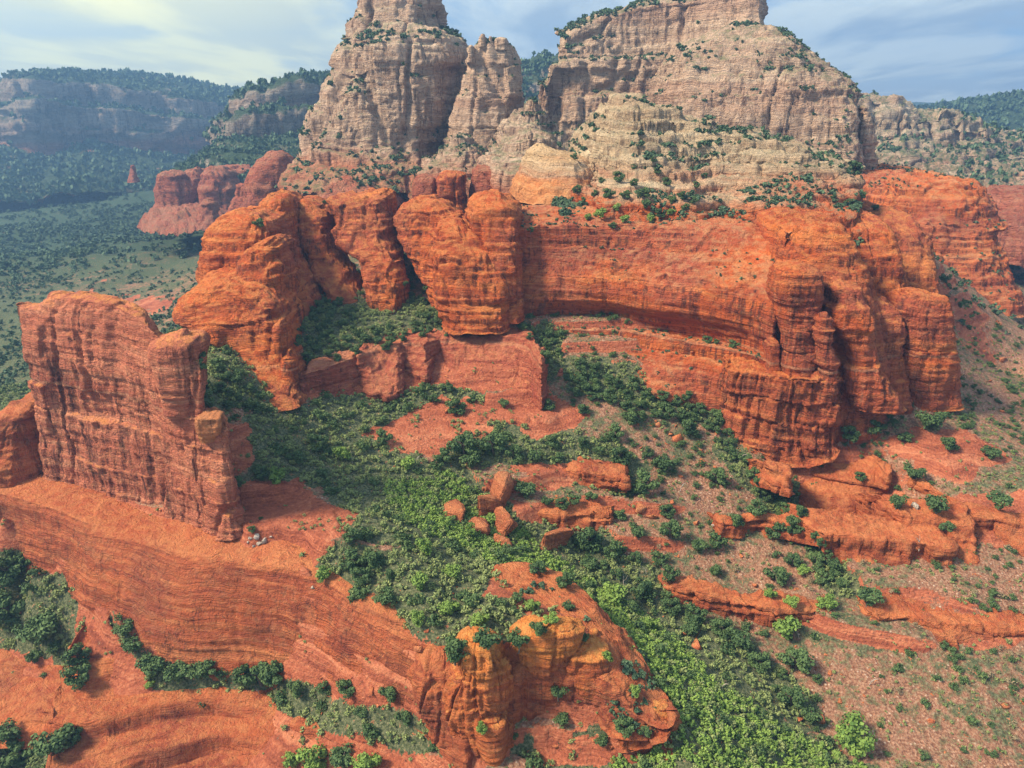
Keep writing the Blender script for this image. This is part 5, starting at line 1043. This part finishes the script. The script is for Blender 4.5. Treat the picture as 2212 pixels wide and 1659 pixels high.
lb = label_set(BL, lambda it: ('big ' if it[2] > 19 else 'small ')+('angular', 'flat slabby', 'blocky', 'tilted')[it[3]]+' red boulder')
for i, it in enumerate(BL): put_block(*it, BM[(i*3+it[3]) % 8 if it[3] else (0, 4)[i % 2]], lb[i], 'red fallen boulders')
WL = [t for t in WL if t[2] > 2]; lb = label_set(WL, lambda it: ('larger' if it[2] > 12 else 'small')+' whitish boulder')
for i, it in enumerate(WL): put_block(*it, BW[i % 3], lb[i], 'whitish boulders')
# rubble: too many to count
def dens_rub(x, y, z, rk, gr):
    c = sstep(-.1, .5, fbm(x*.04, y*.04, 0*x, 3, 97)); return np.where(gr > .5, .05, .12+.6*c)
P_, _ = ground_pts(26000, 90, 330, dens_rub)
tm = []
for i in range(5):
    V, F = block_mesh(70+i, n=8); tm.append((V, np.concatenate([F, F[:, -1:]], 1)[:, :4], np.zeros(len(V))))
def scatter_tri(name, pts, rad, mat):
    VV = []; FF = []; off = 0; n = len(pts); k = rng.integers(0, 5, n); a = rng.uniform(0, 6.28, n)
    for j in range(5):
        V, F, _ = tm[j]; F = F[:, :3]; idx = np.nonzero(k == j)[0]; c, s = np.cos(a[idx])[:, None], np.sin(a[idx])[:, None]
        X = (V[:, 0]*c-V[:, 1]*s)*rad[idx, None]+pts[idx, 0, None]; Y = (V[:, 0]*s+V[:, 1]*c)*rad[idx, None]+pts[idx, 1, None]; Z = V[:, 2]*rad[idx, None]+pts[idx, 2, None]
        VV.append(np.stack([X, Y, Z], -1).reshape(-1, 3)); FF.append((F[None]+(np.arange(len(idx))*len(V))[:, None, None]).reshape(-1, 3)+off); off += len(V)*len(idx)
    return link(name, np.concatenate(VV), np.concatenate(FF), mat, smooth=False)
foot = []
for nm in ('rock_fin', 'cliff_pedestal', 'rock_rib.008', 'rock_pillar', 'rock_bench', 'cliff_wall', 'rock_outcrop', 'rock_bench.004', 'rock_bench.005', 'rock_bench.012', 'rock_bench.013', 'rock_bench.003', 'slickrock_wall'):
    if nm not in D_: continue
    me = D_[nm].data; co = np.empty(len(me.vertices)*3, np.float32); me.vertices.foreach_get('co', co); co = co.reshape(-1, 3)[::3].astype(float)
    k = np.abs(co[:, 2]-gbase(co[:, 0], co[:, 1])) < 1.6; co = co[k]
    if len(co) > 500: co = co[rng.choice(len(co), 500, replace=False)]
    co[:, 0] += rng.normal(0, 1.6, len(co)); co[:, 1] += rng.normal(-1.5, 1.6, len(co)); co[:, 2] = gheight(co[:, 0], co[:, 1]); foot.append(co)
P_ = np.concatenate([P_]+foot)
ob = scatter_tri('rubble', P_, np.exp(rng.normal(-1.3, .55, len(P_))), M_BLOCK); tag(ob, 'scattered red rock rubble strewn over the scree slopes', 'rubble', kind='stuff')
# ------------------------------------------------------------------ haze
m = bpy.data.materials.new('haze'); m.use_nodes = True; nt_ = m.node_tree; nt_.nodes.clear()
pv = nt_.nodes.new('ShaderNodeVolumePrincipled'); pv.inputs['Color'].default_value = (.28, .54, 1.0, 1); pv.inputs['Density'].default_value = .00022; pv.inputs['Anisotropy'].default_value = .35
oo = nt_.nodes.new('ShaderNodeOutputMaterial'); nt_.links.new(pv.outputs[0], oo.inputs['Volume'])
zb = float(GZ.min())-1; X0, X1, Y0, Y1, Z0, Z1 = -4600, 4600, -60, 4700, zb, 330
V = [(x, y, z) for z in (Z0, Z1) for y in (Y0, Y1) for x in (X0, X1)]
F = [(0, 2, 3, 1), (4, 5, 7, 6), (0, 1, 5, 4), (2, 6, 7, 3), (0, 4, 6, 2), (1, 3, 7, 5)]
hz = link('haze', V, F, m, smooth=False); tag(hz, 'pale blue haze filling the valley air', 'haze', kind='stuff')
